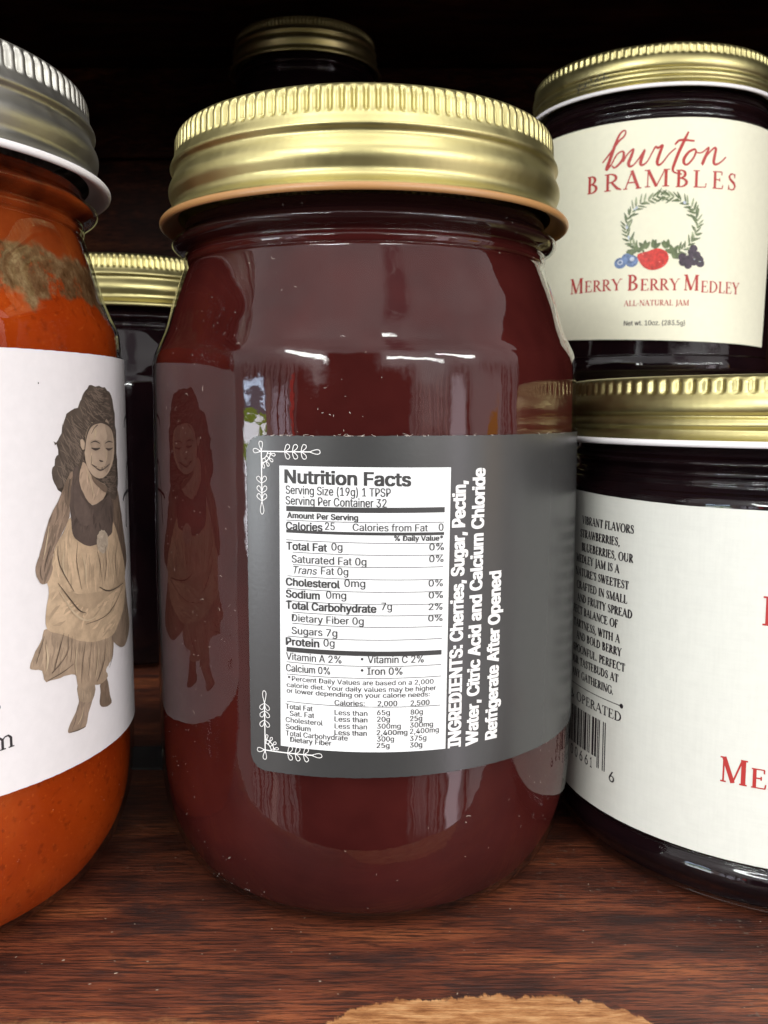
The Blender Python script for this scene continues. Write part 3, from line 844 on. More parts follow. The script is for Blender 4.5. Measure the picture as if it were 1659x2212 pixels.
def soft_line(pts, n=4):
    o = []
    P = [pts[0]] + list(pts) + [pts[-1]]
    for i in range(1, len(P) - 2):
        for k in range(n):
            t = k / n
            o.append(tuple(0.5 * (2 * b + (c - a) * t + (2 * a - 5 * b + 4 * c - d) * t * t + (3 * b - a - 3 * c + d) * t ** 3) for a, b, c, d in zip(P[i - 1], P[i], P[i + 1], P[i + 2])))
    o.append(tuple(pts[-1]))
    return [(a, b, max(w, 0.002)) for a, b, w in o]


# ------------------------------------------------------------------ the setting: a dark stained wooden shelf
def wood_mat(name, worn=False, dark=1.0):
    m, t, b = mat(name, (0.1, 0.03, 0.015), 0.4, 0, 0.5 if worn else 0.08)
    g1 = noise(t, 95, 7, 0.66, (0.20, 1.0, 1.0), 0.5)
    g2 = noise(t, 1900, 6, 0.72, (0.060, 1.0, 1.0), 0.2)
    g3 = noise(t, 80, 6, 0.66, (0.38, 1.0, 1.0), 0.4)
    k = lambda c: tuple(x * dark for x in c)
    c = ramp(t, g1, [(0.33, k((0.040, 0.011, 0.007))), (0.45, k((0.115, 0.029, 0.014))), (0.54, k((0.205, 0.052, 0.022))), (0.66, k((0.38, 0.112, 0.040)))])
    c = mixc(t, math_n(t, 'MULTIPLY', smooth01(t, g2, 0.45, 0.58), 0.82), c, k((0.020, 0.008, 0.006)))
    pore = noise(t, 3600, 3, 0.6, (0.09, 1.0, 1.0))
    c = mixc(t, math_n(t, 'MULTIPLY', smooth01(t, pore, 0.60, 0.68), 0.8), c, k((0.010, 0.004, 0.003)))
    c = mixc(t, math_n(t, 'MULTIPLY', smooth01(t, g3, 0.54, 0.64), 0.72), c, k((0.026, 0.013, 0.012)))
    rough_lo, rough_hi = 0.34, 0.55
    if worn:
        # grey scuffs and dust, right of the middle
        s = obj_xyz(t)
        sp = noise(t, 620, 3, 0.7)
        zone = math_n(t, 'MULTIPLY', smooth01(t, noise(t, 22, 3, 0.6), 0.46, 0.62), smooth01(t, s[0], -0.01, 0.03))
        c = mixc(t, math_n(t, 'MULTIPLY', math_n(t, 'MULTIPLY', smooth01(t, sp, 0.60, 0.70), zone), 0.55), c, (0.16, 0.12, 0.09))
        spk = noise(t, 1000, 1, 0.5)
        c = mixc(t, math_n(t, 'MULTIPLY', smooth01(t, spk, 0.765, 0.79), 0.8), c, (0.50, 0.40, 0.30))
        # stain rubbed through to bare wood along the front edge
        edge = math_n(t, 'ADD', s[1], math_n(t, 'MULTIPLY', math_n(t, 'SUBTRACT', noise(t, 150, 5, 0.62, (1, 0.6, 1)), 0.5), 0.0062))
        edge = math_n(t, 'ADD', edge, math_n(t, 'MULTIPLY', math_n(t, 'SUBTRACT', noise(t, 700, 4, 0.7, (1, 0.3, 1)), 0.5), 0.0034))
        shape = math_n(t, 'ADD', edge, math_n(t, 'MULTIPLY', math_n(t, 'POWER', math_n(t, 'ABSOLUTE', math_n(t, 'DIVIDE', math_n(t, 'SUBTRACT', s[0], 0.0150), 0.0215)), 4.0), 0.004))
        bare = math_n(t, 'SUBTRACT', 1, smooth01(t, shape, -0.0521, -0.0514))
        shape2 = math_n(t, 'ADD', edge, math_n(t, 'MULTIPLY', smooth01(t, s[0], -0.024, -0.015), 0.02))
        bare2 = math_n(t, 'MULTIPLY', math_n(t, 'SUBTRACT', 1, smooth01(t, shape2, -0.0578, -0.0560)), 0.45)
        bw = ramp(t, noise(t, 600, 6, 0.72, (0.25, 1, 1)), [(0.36, (0.21, 0.074, 0.022)), (0.5, (0.42, 0.185, 0.066)), (0.64, (0.62, 0.34, 0.15))])
        c = mixc(t, math_n(t, 'MAXIMUM', bare, bare2), c, bw)
    t.links.new(c, b.inputs['Base Color'])
    rr = node(t, 'ShaderNodeMapRange')
    t.links.new(g3, rr.inputs[0])
    rr.inputs[3].default_value = rough_lo
    rr.inputs[4].default_value = rough_hi
    t.links.new(rr.outputs[0], b.inputs['Roughness'])
    h = math_n(t, 'ADD', g2, math_n(t, 'MULTIPLY', noise(t, 2400, 3, 0.6, (0.06, 1, 1)), 0.5))
    bump(t, b, h, 0.5, 0.0004)
    return m


M_WOOD = wood_mat('stained_wood', True, 0.86)
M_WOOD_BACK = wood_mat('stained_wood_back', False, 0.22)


def slab(name, x0, y0, z0, x1, y1, z1, m, bev=0.0):
    bm = bmesh.new()
    bmesh.ops.create_cube(bm, size=1)
    for v in bm.verts:
        v.co = Vector(((x0 + x1) / 2 + v.co.x * (x1 - x0), (y0 + y1) / 2 + v.co.y * (y1 - y0), (z0 + z1) / 2 + v.co.z * (z1 - z0))) * CM
    if bev:
        bmesh.ops.bevel(bm, geom=list(bm.edges), offset=bev * CM, segments=3, affect='EDGES', profile=0.5)
    me = bpy.data.meshes.new(name)
    bm.to_mesh(me)
    bm.free()
    me.materials.append(m)
    o = bpy.data.objects.new(name, me)
    SC.collection.objects.link(o)
    o['kind'] = 'structure'
    return o


slab('shelf_floor', -34, -6.15, -1.9, 44, 38, 0, M_WOOD, 0.25)
# back of the shelf: horizontal boards with dark gaps; a sheet is added behind to stop light leaking through
for i in range(4):
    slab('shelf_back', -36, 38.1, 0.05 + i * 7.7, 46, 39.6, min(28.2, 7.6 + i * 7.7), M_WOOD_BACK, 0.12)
slab('added_light_stop', -37, 39.7, -2, 47, 40.2, 31, M_WOOD_BACK)
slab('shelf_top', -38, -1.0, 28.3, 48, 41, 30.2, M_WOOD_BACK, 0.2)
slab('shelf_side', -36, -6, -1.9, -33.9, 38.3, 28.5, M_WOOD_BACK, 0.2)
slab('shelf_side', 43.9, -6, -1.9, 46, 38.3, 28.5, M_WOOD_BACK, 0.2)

# ------------------------------------------------------------------ jar bodies
PINT_GLASS = [(3.28, 11.80), (3.29, 11.66), (3.31, 11.58), (3.44, 11.49), (3.525, 11.40), (3.46, 11.31), (3.31, 11.25), (3.28, 11.20), (3.325, 11.14), (3.315, 11.06), (3.29, 11.02), (3.33, 10.94),
              (3.52, 10.41), (3.655, 9.96), (3.78, 9.66), (3.875, 9.46), (3.915, 9.28), (3.925, 8.9), (3.93, 8.35), (3.95, 6.4), (3.95, 3.64), (3.945, 2.2), (3.92, 1.67), (3.86, 1.22),
              (3.75, 0.85), (3.59, 0.48), (3.37, 0.17), (3.14, 0.03), (2.92, 0.0), (2.70, 0.05), (1.4, 0.22), (0.001, 0.25)]
PINT_LID = [(0.001, 13.16), (2.80, 13.16), (2.92, 13.18), (3.02, 13.28), (3.14, 13.33), (3.28, 13.325), (3.38, 13.26), (3.425, 13.17), (3.435, 13.12), (3.437, 13.05),
            (3.44, 12.98), (3.445, 12.92), (3.452, 12.87), (3.47, 12.82), (3.50, 12.76), (3.525, 12.70), (3.515, 12.66), (3.475, 12.615), (3.462, 12.575), (3.475, 12.52),
            (3.515, 12.44), (3.55, 12.36), (3.56, 12.29), (3.55, 12.21), (3.515, 12.12), (3.492, 12.06), (3.492, 12.0), (3.515, 11.95), (3.56, 11.90), (3.62, 11.855), (3.675, 11.825), (3.705, 11.795)]
PINT_RIM = [(3.705, 11.795), (3.722, 11.775), (3.73, 11.745), (3.722, 11.705), (3.69, 11.682), (3.65, 11.69), (3.60, 11.72), (3.50, 11.80), (3.40, 11.85)]


def knurl(amp, z0, z1, n, sharp=1.6):
    def f(r, z, a):
        if z < z0 - 0.05 or z > z1 + 0.05:
            return 0
        k = min(1, max(0, (z - z0 + 0.05) / 0.10)) * min(1, max(0, (z1 + 0.05 - z) / 0.10))
        k = k * k * (3 - 2 * k)
        c = 0.5 + 0.5 * math.cos(n * a)
        return -amp * k * (c ** sharp)
    return f


def sc(p, kr, kz, kf=1.0):
    """scale a profile; kf widens the neck and lid only"""
    return [(r * kr * (1 + (kf - 1) * min(1, max(0, (z - 9.6) / 1.8))), z * kz) for r, z in p]


def pint(t, fill, lid_m, rim_m, kr=1.0, kz=1.0, kf=1.0, seg=144, n_rib=118):
    lathe('glass', spline(sc(PINT_GLASS, kr, kz, kf), 4), seg, M_GLASS, t)
    inner = [(max(0.001, r - 0.07), z + (0.07 if z < 0.5 else 0.0)) for r, z in PINT_GLASS if z < 11.77]
    inner = [(0.001, 11.75), (3.0, 11.75)] + inner
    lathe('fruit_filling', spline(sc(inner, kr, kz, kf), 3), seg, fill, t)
    lid = lathe('lid', spline(sc(PINT_LID, kr, kz, kf), 4), n_rib * 8, lid_m, t, knurl(0.075 * kr, 12.90 * kz, 13.25 * kz, n_rib, 2.6))
    lathe('lid_rim', spline(sc(PINT_RIM, kr, kz, kf), 4), seg, rim_m, lid)
    return lid


LOW_GLASS = [(4.18, 7.93), (4.22, 7.80), (4.25, 7.70), (4.34, 7.62), (4.36, 7.56), (4.30, 7.50), (4.24, 7.44), (4.24, 7.38), (4.31, 7.31), (4.33, 7.26), (4.33, 7.20), (4.40, 7.12),
             (4.50, 7.04), (4.545, 6.96), (4.55, 6.6), (4.56, 4.0), (4.55, 1.2), (4.56, 0.92), (4.60, 0.80), (4.63, 0.66), (4.60, 0.52), (4.50, 0.40), (4.44, 0.32), (4.42, 0.20), (4.34, 0.07), (4.15, 0.0), (3.9, 0.06), (2, 0.2), (0.001, 0.22)]
LOW_LID = [(0.001, 8.93), (3.8, 8.93), (3.95, 8.96), (4.10, 9.03), (4.26, 9.045), (4.38, 9.01), (4.44, 8.95), (4.455, 8.92), (4.457, 8.86), (4.46, 8.80), (4.463, 8.74), (4.48, 8.70),
           (4.51, 8.62), (4.52, 8.52), (4.50, 8.44), (4.455, 8.385), (4.45, 8.35), (4.49, 8.31), (4.515, 8.25), (4.51, 8.20), (4.47, 8.155), (4.46, 8.12), (4.49, 8.06), (4.55, 8.0), (4.60, 7.97)]
LOW_RIM = [(4.60, 7.97), (4.645, 7.95), (4.66, 7.905), (4.64, 7.865), (4.59, 7.86), (4.52, 7.90), (4.35, 7.95)]


def low_jar(t, kr=1.0, kz=1.0, seg=176, n_rib=112):
    lathe('glass', spline(sc(LOW_GLASS, kr, kz), 4), seg, M_GLASS, t)
    inner = [(0.001, 7.88), (3.9, 7.88)] + [(max(0.001, r - 0.08), z + (0.08 if z < 0.3 else 0)) for r, z in LOW_GLASS if z < 7.85]
    lathe('fruit_filling', spline(sc(inner, kr, kz), 3), seg, M_DARK, t)
    lid = lathe('lid', spline(sc(LOW_LID, kr, kz), 4), n_rib * 8, M_GOLD, t, knurl(0.055 * kr, 8.75 * kz, 8.96 * kz, n_rib, 2.2))
    lathe('lid_rim', spline(sc(LOW_RIM, kr, kz), 4), seg, M_WHITE_RIM, lid)
    return lid


# ------------------------------------------------------------------ 1. the red jar in the middle
JX = -0.355
jar = thing('jam_jar', JX, 0, 0, 'dark red jam jar with grey nutrition label and gold lid, in the middle', 'jar')
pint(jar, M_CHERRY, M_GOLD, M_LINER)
RL = 3.95
p = Print(0.06)
p.face(fine_edge(rounded(-1.81, 2.815, 6.9, 8.085, 0.27), 0.04, 0.004), 0, 0)
label = p.wrap('paper_label', RL, M_GREY_LABEL, jar, 0.014, edge=True)
p = Print(0.06)
p.face([(-1.272, 3.262), (1.334, 3.205), (1.392, 7.604), (-1.236, 7.634)], 0, 0)
panel = p.wrap('nutrition_panel', RL, M_PANEL, label, 0.017)
p = Print(0.08)
SLOPE = -0.023
for s, u0, u1, v, h, bold in NUTRITION:
    p.text(s, bold, flat(u0, u1, v + 0.013, h * (0.97 if h > 0.1 else 0.88), SLOPE))
for u0, v0, u1, v1, w in RULES:
    p.ribbon([(u0, v0, w), ((u0 + u1) / 2, (v0 + v1) / 2, w), (u1, v1, w)])
for u, v in ((0.022, 4.70), (0.022, 4.525)):
    p.face([(u + 0.021 * math.cos(a * math.pi / 6), v + 0.021 * math.sin(a * math.pi / 6)) for a in range(12)])
p.wrap('nutrition_text', RL, M_BLACK_INK, label, 0.021, False)
p = Print(0.08)


def upright(ua, ub, va, vb, h):
    return lambda x, y: (ua + (ub - ua) * x - y * h, va + (vb - va) * x)


p.text('INGREDIENTS: Cherries, Sugar, Pectin,', 5, upright(1.592, 1.640, 3.215, 7.385, 0.212))
p.text('Water, Citric Acid and Calcium Chloride', 5, upright(1.902, 1.985, 3.205, 7.57, 0.215))
p.text('Refrigerate After Opened', 5, upright(2.275, 2.318, 3.245, 5.94, 0.225))
p.wrap('ingredient_text', RL, M_WHITE_INK, label, 0.018, False)
# hand drawn corner ornaments: stem, leaf pairs, a quarter sunburst
p = Print(0.1)


def ornament(pr, mx):
    """mx maps local (along the top, down the side) to (u, v)"""
    w = 0.017

    def line(pts, ww=w):
        pr.ribbon([(*mx(a, b), ww) for a, b in pts])

    def leaf(x, y, ang, ln=0.105, wd=0.030):
        o = []
        for i in range(13):
            q = 2 * math.pi * i / 12
            lx, ly = ln / 2 + ln / 2 * math.cos(q), wd * math.sin(q) * (0.7 + 0.5 * math.cos(q))
            lx += rnd.uniform(-.003, .003)
            o.append((x + lx * math.cos(ang) - ly * math.sin(ang), y + lx * math.sin(ang) + ly * math.cos(ang)))
        line(o, 0.0105)
    line([(-0.03, 0), (0.3, 0.0), (0.62, 0.0)])
    line([(0, -0.03), (0, 0.3), (0, 0.56)])
    leaf(0, -0.01, R(-95), 0.1)
    leaf(-0.01, 0, R(185), 0.1)
    leaf(0.60, 0, 0, 0.125)
    leaf(0, 0.54, R(90), 0.135)
    for q in (0.30, 0.395, 0.50):
        leaf(q, 0, R(55), 0.09)
        leaf(q, 0, R(-55), 0.09)
    for q in (0.28, 0.385, 0.47):
        leaf(0, q + 0.06, R(90 + 140), 0.09)
        leaf(0, q + 0.06, R(90 - 140), 0.09)
    for rad in (0.082, 0.122):
        line([(rad * math.cos(R(a)), rad * math.sin(R(a))) for a in range(0, 91, 10)], 0.014)
    for a in (12, 35, 58, 80):
        leaf(0.122 * math.cos(R(a)), 0.122 * math.sin(R(a)), R(a), 0.062, 0.018)
        line([(0.08 * math.cos(R(a)), 0.08 * math.sin(R(a))), (0.122 * math.cos(R(a)), 0.122 * math.sin(R(a)))], 0.010)


ornament(p, lambda a, b: (-1.535 + a * 1.30, 7.845 - b * 1.42))
p.wrap('corner_ornament', RL, M_WHITE_INK, label, 0.018, False)
p = Print(0.1)
ornament(p, lambda a, b: (-1.545 + a * 1.30, 3.155 + b * 1.42))
p.wrap('corner_ornament', RL, M_WHITE_INK, label, 0.018, False)


def lint(parent, prof, n, a0, a1, z0, z1, seed, c=0.35):
    """tiny fibres and dust on the glass"""
    g = random.Random(seed)
    bm = bmesh.new()
    pr = sorted(((z, r) for r, z in prof))
    cl_ = [(g.uniform(z0, z1), g.uniform(a0, a1)) for _ in range(max(4, n // 12))]
    for k in range(n):
        cz, ca_ = g.choice(cl_)
        z = min(z1, max(z0, cz + g.gauss(0, 0.45)))
        a = R(ca_ + g.gauss(0, 7))
        r = 4.0
        for i in range(len(pr) - 1):
            if pr[i][0] <= z <= pr[i + 1][0]:
                f = (z - pr[i][0]) / max(1e-6, pr[i + 1][0] - pr[i][0])
                r = pr[i][1] + f * (pr[i + 1][1] - pr[i][1])
        r += 0.012
        ln = g.choice((0.015, 0.02, 0.03, 0.05, 0.09 if g.random() < 0.3 else 0.03))
        d = g.uniform(0, math.pi)
        bend = g.uniform(-1.2, 1.2)
        pts = []
        for i in range(5):
            t_ = i / 4 - 0.5
            dd = d + bend * t_
            pts.append((a + ln * t_ * math.cos(dd) / r, z + ln * t_ * math.sin(dd)))
        w = g.uniform(0.0015, 0.0036)
        vs_ = []
        for aa, zz in pts:
            for s in (-1, 1):
                q = zz + s * w * abs(math.cos(d))
                b_ = aa + s * w * math.sin(d) / r
                vs_.append(bm.verts.new((r * math.cos(b_) * CM, r * math.sin(b_) * CM, q * CM)))
        for i in range(4):
            bm.faces.new((vs_[2 * i], vs_[2 * i + 1], vs_[2 * i + 3], vs_[2 * i + 2]))
    me = bpy.data.meshes.new('lint')
    bm.to_mesh(me)
    bm.free()
    me.materials.append(M_LINT)
    o = bpy.data.objects.new('lint', me)
    SC.collection.objects.link(o)
    o.parent = parent
    o['kind'] = 'stuff'
    return o


M_LINT, _, _ = mat('lint', (0.50, 0.44, 0.39), 0.8)
lint(jar, PINT_GLASS, 150, -172, -118, 0.5, 8.5, 3)
lint(jar, PINT_GLASS, 70, -150, -10, 8.1, 11.6, 4)
lint(jar, PINT_GLASS, 34, -140, -30, 0.4, 2.8, 5)
p = Print(0.1)
g = random.Random(11)
for k in range(30):                     # torn paper fibres along the label's upper edge
    u = g.uniform(-1.6, 4.2)
    p.ribbon(soft_line([(u, 8.08, 0.006), (u + g.uniform(-.05, .05), 8.08 + g.uniform(.0, .02), 0.004), (u + g.uniform(-.07, .07), 8.08 + g.uniform(-.01, .04), 0.003)], 2))
p.wrap('paper_fibres', RL, M_LINT, label, 0.016, False)['kind'] = 'stuff'

# ------------------------------------------------------------------ 2. the orange jar on the left
KR, KZ, KF = 1.11, 1.049, 1.03
jar2 = thing('fruit_butter_jar', -9.077, -1.50, 0, 'orange fruit butter jar with silver lid and a white label showing a girl', 'jar')
pint(jar2, M_ORANGE, M_SILVER, M_WHITE_RIM, KR, KZ, KF)
RO = 4.39
p = Print(0.06)
p.face(fine_edge(rounded(-3.2, 2.71, 9.6, 9.37, 0.05, 0.9), 0.06, 0.003), 0, 0)
label = p.wrap('paper_label', RO, M_WHITE_LABEL, jar2, 0.014, edge=True)
tones = {'hair': (0.098, 0.073, 0.056), 'chest': (0.46, 0.33, 0.235), 'face': (0.47, 0.35, 0.255), 'ear': (0.48, 0.36, 0.26), 'arm': (0.265, 0.185, 0.132),
         'arm_far': (0.185, 0.128, 0.092), 'skirt_low': (0.375, 0.272, 0.188), 'drape': (0.27, 0.195, 0.138), 'skirt_mid': (0.52, 0.375, 0.245), 'skirt_top': (0.50, 0.360, 0.235),
         'bodice': (0.105, 0.075, 0.062), 'leg': (0.30, 0.215, 0.155), 'cuff': (0.36, 0.265, 0.185), 'leg_far': (0.19, 0.13, 0.09), 'flower': (0.46, 0.37, 0.28)}
order = ['arm_far', 'hair', 'leg_far', 'leg', 'cuff', 'skirt_low', 'drape', 'skirt_mid', 'skirt_top', 'arm', 'chest', 'bodice', 'ear', 'face', 'flower']
mats_ = [sepia('sepia_' + k, tones[k], 0.2 if k not in ('face', 'ear', 'chest') else 0.10, 300 if k != 'hair' else 500) for k in order]
M_FOLD = sepia('sepia_fold', (0.085, 0.058, 0.042), 0.2)
M_HAIR_LIGHT = sepia('sepia_hair_light', (0.15, 0.112, 0.085), 0.25)
M_LIGHT = sepia('sepia_light', (0.52, 0.40, 0.27), 0.15)
mats_ += [M_FOLD, M_HAIR_LIGHT, M_LIGHT]

def inside(pt, poly):
    x, y = pt
    c = False
    for (x0, y0), (x1, y1) in zip(poly, poly[1:] + poly[:1]):
        if (y0 > y) != (y1 > y) and x < (x1 - x0) * (y - y0) / (y1 - y0) + x0:
            c = not c
    return c


# strokes per region: (count, direction in degrees, spread, length, width)
GRAIN = {'hair': (520, 78, 32, 0.36, 0.022), 'arm': (46, 68, 12, 0.4, 0.045), 'arm_far': (30, 95, 8, 0.45, 0.06), 'skirt_low': (70, 84, 12, 0.40, 0.040), 'drape': (30, 75, 12, 0.5, 0.04),
         'skirt_mid': (46, 20, 26, 0.45, 0.055), 'skirt_top': (60, 86, 16, 0.50, 0.050), 'bodice': (34, 80, 40, 0.3, 0.05), 'leg': (34, 70, 20, 0.26, 0.035), 'leg_far': (16, 90, 14, 0.2, 0.04),
         'chest': (16, 60, 30, 0.22, 0.05), 'face': (0, 0, 0, 0, 0), 'ear': (0, 0, 0, 0, 0), 'cuff': (10, 85, 12, 0.2, 0.03), 'flower': (26, 90, 90, 0.10, 0.030)}
n0 = len(mats_)
for k in order:
    mats_.append(sepia('sepia_dark_' + k, tuple(x * (0.66 if k in ('hair', 'arm', 'bodice') else 0.80) for x in tones[k]), 0.12, 500))
    mats_.append(sepia('sepia_pale_' + k, tuple(min(0.6, x * (1.15 if k != 'hair' else 1.75)) for x in tones[k]), 0.15, 500))
g = random.Random(21)
p = Print(0.1)
for i, k in enumerate(order):
    poly = soft_poly(PHOTO[k], 3)
    p.face(fine_edge(poly, 0.06, 0.028 if k == 'hair' else 0.012 if k in ('skirt_low', 'flower') else 0.004), i, 0.0012 * i)
    cnt, dr, sp, ln, wd = GRAIN[k]
    us_ = [q[0] for q in poly]
    vs2 = [q[1] for q in poly]
    done = 0
    for tr in range(cnt * 6):
        if done >= cnt:
            break
        u, v = g.uniform(min(us_), max(us_)), g.uniform(min(vs2), max(vs2))
        a = R(dr + g.gauss(0, sp * 0.6))
        if k == 'hair':
            a = R(100 - 40 * (4.6 - u) + g.gauss(0, 16))
        L_ = ln * g.uniform(0.4, 1.1)
        cv = g.uniform(-0.5, 0.5)
        pts = []
        for q in range(5):
            t_ = q / 4 - 0.5
            aa = a + cv * t_
            pts.append((u + L_ * t_ * math.cos(aa), v + L_ * t_ * math.sin(aa), wd * g.uniform(0.6, 1.2) * (1 - abs(2 * t_) ** 2 * 0.85)))
        if not all(inside(q[:2], poly) for q in pts):
            continue
        dark = g.random() < (0.5 if k != 'hair' else 0.4)
        if k in ('arm', 'arm_far', 'leg') and not dark:
            dark = u > (min(us_) + max(us_)) / 2 + 0.2 * (max(us_) - min(us_))
        p.ribbon(pts, n0 + 2 * i + (0 if dark else 1), 0.0012 * i + 0.0001 + 0.0007 * done / cnt)
        done += 1
fi, di = order.index('face'), order.index('skirt_mid')
for j, (k, pts) in enumerate(PHOTO_SHADE.items()):
    if k in ('cheek_line', 'mouth'):
        continue
    mi = {'mouth': n0 + 2 * order.index('arm'), 'bodice_light': n0 + 2 * order.index('bodice') + 1, 'under_arm': n0 + 2 * order.index('arm'), 'neck_shade': n0 + 2 * order.index('arm'),
          'skirt_shadow': n0 + 2 * di, 'cheek_line': n0 + 2 * order.index('arm')}.get(k, n0 + 2 * fi)
    p.face(soft_poly(pts, 3), mi, 0.0186 + 0.0002 * j)
for j, s in enumerate(PHOTO_FRINGE):
    p.ribbon(soft_line(s), order.index('hair'), 0.0218 + 0.0002 * (j % 5))
for j, s in enumerate(PHOTO_FACE):
    p.ribbon(soft_line([(a, b, w * 1.3) for a, b, w in s]), order.index('bodice'), 0.0214)
p.face(PHOTO_TEETH, n0 + 2 * order.index('cuff') + 1, 0.0216)
for s in PHOTO_LIGHT:
    p.ribbon(soft_line(s), len(order) + 2, 0.0206)
for i, s in enumerate(PHOTO_FOLDS):
    if i < 10 or i == 26:          # face lines are drawn separately
        continue
    p.ribbon(soft_line([(a, b, w * 1.25) for a, b, w in s]), len(order), 0.0210 + 0.0002 * (i % 6))
p.wrap('photo_print', RO, mats_, label, 0.016, False)
p = Print(0.1)
for s in INK:
    p.ribbon(soft_line([(a, b, 0.06) for a, b, w in s]))
p.wrap('handwriting', RO, M_BROWN_INK, label, 0.018, False)
p = Print(0.1)
roman(p, 'm', lambda x, y: (3.64 + 0.38 * x, 3.40 + 0.02 * x + 0.30 * y))
p.wrap('printed_letter', RO, M_BROWN_INK, label, 0.018, False)
p = Print(0.1)
p.ribbon(soft_line([(3.735, 4.125, 0.03), (3.795, 4.085, 0.05), (3.80, 4.04, 0.02)]))
p.wrap('printed_letter', RO, M_BROWN_INK, label, 0.018, False)
p = Print(0.1)
p.face([(4.692 + 0.012 * math.cos(a), 8.87 + 0.016 * math.sin(a)) for a in (0, 1, 2, 3, 4, 5)])
p.wrap('ink_speck', RO, M_BROWN_INK, label, 0.018, False)
lint(jar2, sc(PINT_GLASS, KR, KZ, KF), 30, -60, 10, 0.6, 11.8, 8)

# ------------------------------------------------------------------ 3. and 4. the two low dark jars on the right
jar3 = thing('berry_jar', 8.23, 0.863, 0, 'large low dark berry jar with cream label, standing on the shelf at right', 'jar', 'low dark berry jars')
low_jar(jar3)
RR = 4.57
p = Print(0.06)
p.face(fine_edge([(-8.4, 0.99), (5.5, 0.99), (5.5, 6.86), (-3.57, 6.885), (-6.36, 6.94), (-8.4, 6.95)], 0.08, 0.002), 0, 0)
label = p.wrap('paper_label', RR, M_LINEN_LABEL, jar3, 0.014, edge=True)
p = Print(0.1)
for s, u, v in STORY:
    wd = 0.0
    for ch in s:
        wd += glyph(ch)[1] + 0.03
    hh = 0.152
    roman(p, s, flat(u - wd * hh * 0.98, u, v, hh, -0.01), heavy=1.75)
roman(p, '& OPERATED', flat(-6.42, -4.70, 2.845, 0.175, 0), heavy=1.5)
p.ribbon([(-6.9, 3.160, 0.014), (-5.8, 3.150, 0.014), (-4.72, 3.144, 0.014)])
p.face([(-4.715 + 0.045 * math.cos(R(a)), 3.144 + 0.045 * math.sin(R(a))) for a in range(0, 360, 30)])
x = -5.115
for k, (gap, w, tall) in enumerate([(0, .018, 1), (.055, .018, 1), (.115, .018, 1), (.045, .018, 1), (.075, .04, 0), (.085, .045, 0), (.115, .02, 0), (.06, .02, 0), (.09, .05, 0), (.07, .02, 0),
                                    (.08, .035, 0), (.06, .018, 0), (.07, .045, 0), (.09, .02, 0), (.06, .04, 0), (.08, .018, 0), (.05, .03, 0), (.09, .045, 0)]):
    x -= gap
    p.ribbon([(x, 2.71, w * 1.45), (x, 1.77 if tall else 1.96, w * 1.45)])
for ch, u in zip('16600', (-5.50, -5.69, -5.89, -6.09, -6.29)):
    p.text(ch, 0, flat(u - 0.055, u + 0.055 if ch != '1' else u, 1.70, 0.20))
p.text('6', 0, flat(-4.98, -4.845, 1.645, 0.20))
p.wrap('label_text', RR, M_BROWN_INK, label, 0.017, False)
p = Print(0.1)
roman(p, 'B', flat(-2.27, -1.84, 5.04, 0.47))
roman(p, 'RAMBLES', flat(-1.78, 1.9, 5.04, 0.47))
p.wrap('label_heading', RR, M_RED_INK, label, 0.017, False)
p = Print(0.1)
roman(p, 'M', flat(-2.80, -2.36, 2.325, 0.43))
roman(p, 'ERRY', flat(-2.32, -1.20, 2.325, 0.33))
p.wrap('label_title', RR, M_RED_INK, label, 0.017, False)

M_LEAF = sepia('leaf_print', (0.13, 0.17, 0.075), 0.3, 700)
M_LEAF2 = sepia('pale_leaf_print', (0.30, 0.34, 0.20), 0.3, 700)
M_BERRY_RED = sepia('strawberry_print', (0.60, 0.035, 0.025), 0.3, 900)
M_BERRY_BLUE = sepia('blueberry_print', (0.13, 0.20, 0.38), 0.4, 900)
M_BERRY_BLACK = sepia('blackberry_print', (0.045, 0.025, 0.045), 0.5, 1100)
M_BERRY_PALE = sepia('pale_berry_print', (0.50, 0.55, 0.66), 0.2, 900)

jar5 = thing('berry_jar', 8.317, 12.119, 0, 'low dark berry jar hidden under the upper labelled jar', 'jar', 'low dark berry jars')
low_jar(jar5)
KU, KZU = 0.806, 1.038
UZ = 9.05
jar4 = thing('berry_jar', 8.317, 12.119, UZ, 'upper dark berry jar with red script lettering and berry wreath label', 'jar', 'low dark berry jars')
low_jar(jar4, KU, KZU)
RU = 3.71
p = Print(0.06)
p.face(fine_edge([(-5.9, 10.58), (-3.24, 10.50), (-0.45, 10.40), (3.07, 10.28), (3.22, 12.61), (3.32, 16.33), (0.58, 16.39), (-3.8, 16.39), (-5.9, 16.40)], 0.08, 0.002), 0, 0)
label = p.wrap('paper_label', RU - 0.03, M_CREAM_LABEL, jar4, 0.014, True, UZ, True)
p = Print(0.1)
for s in SCRIPT_STROKES:
    p.ribbon(soft_line([(a, b, w * 1.75 + 0.010) for a, b, w in s], 5))
p.wrap('script_lettering', RU - 0.03, M_RED_INK, label, 0.017, False, UZ)
p = Print(0.1)
for ch, u0, u1, v, h in BRAMBLES:
    roman(p, ch, flat(u0, u1, v, h))
p.wrap('label_heading', RU - 0.03, M_RED_INK, label, 0.017, False, UZ)
p = Print(0.1)
for s, u0, u1, v, h in TITLE[:-1]:
    roman(p, s, flat(u0, u1, v, h, -0.012))
p.wrap('label_title', RU - 0.03, M_RED_INK, label, 0.017, False, UZ)
p = Print(0.1)
s, u0, u1, v, h = TITLE[-1]
p.text(s[1:], 1, flat(u0, u1, v, h, -0.01))
p.wrap('label_text', RU - 0.03, M_BROWN_INK, label, 0.017, False, UZ)
# wreath of leaves with berries along its foot
p = Print(0.1)
g = random.Random(5)
cx, cy, rx, ry = -0.63, 13.52, 0.96, 0.80


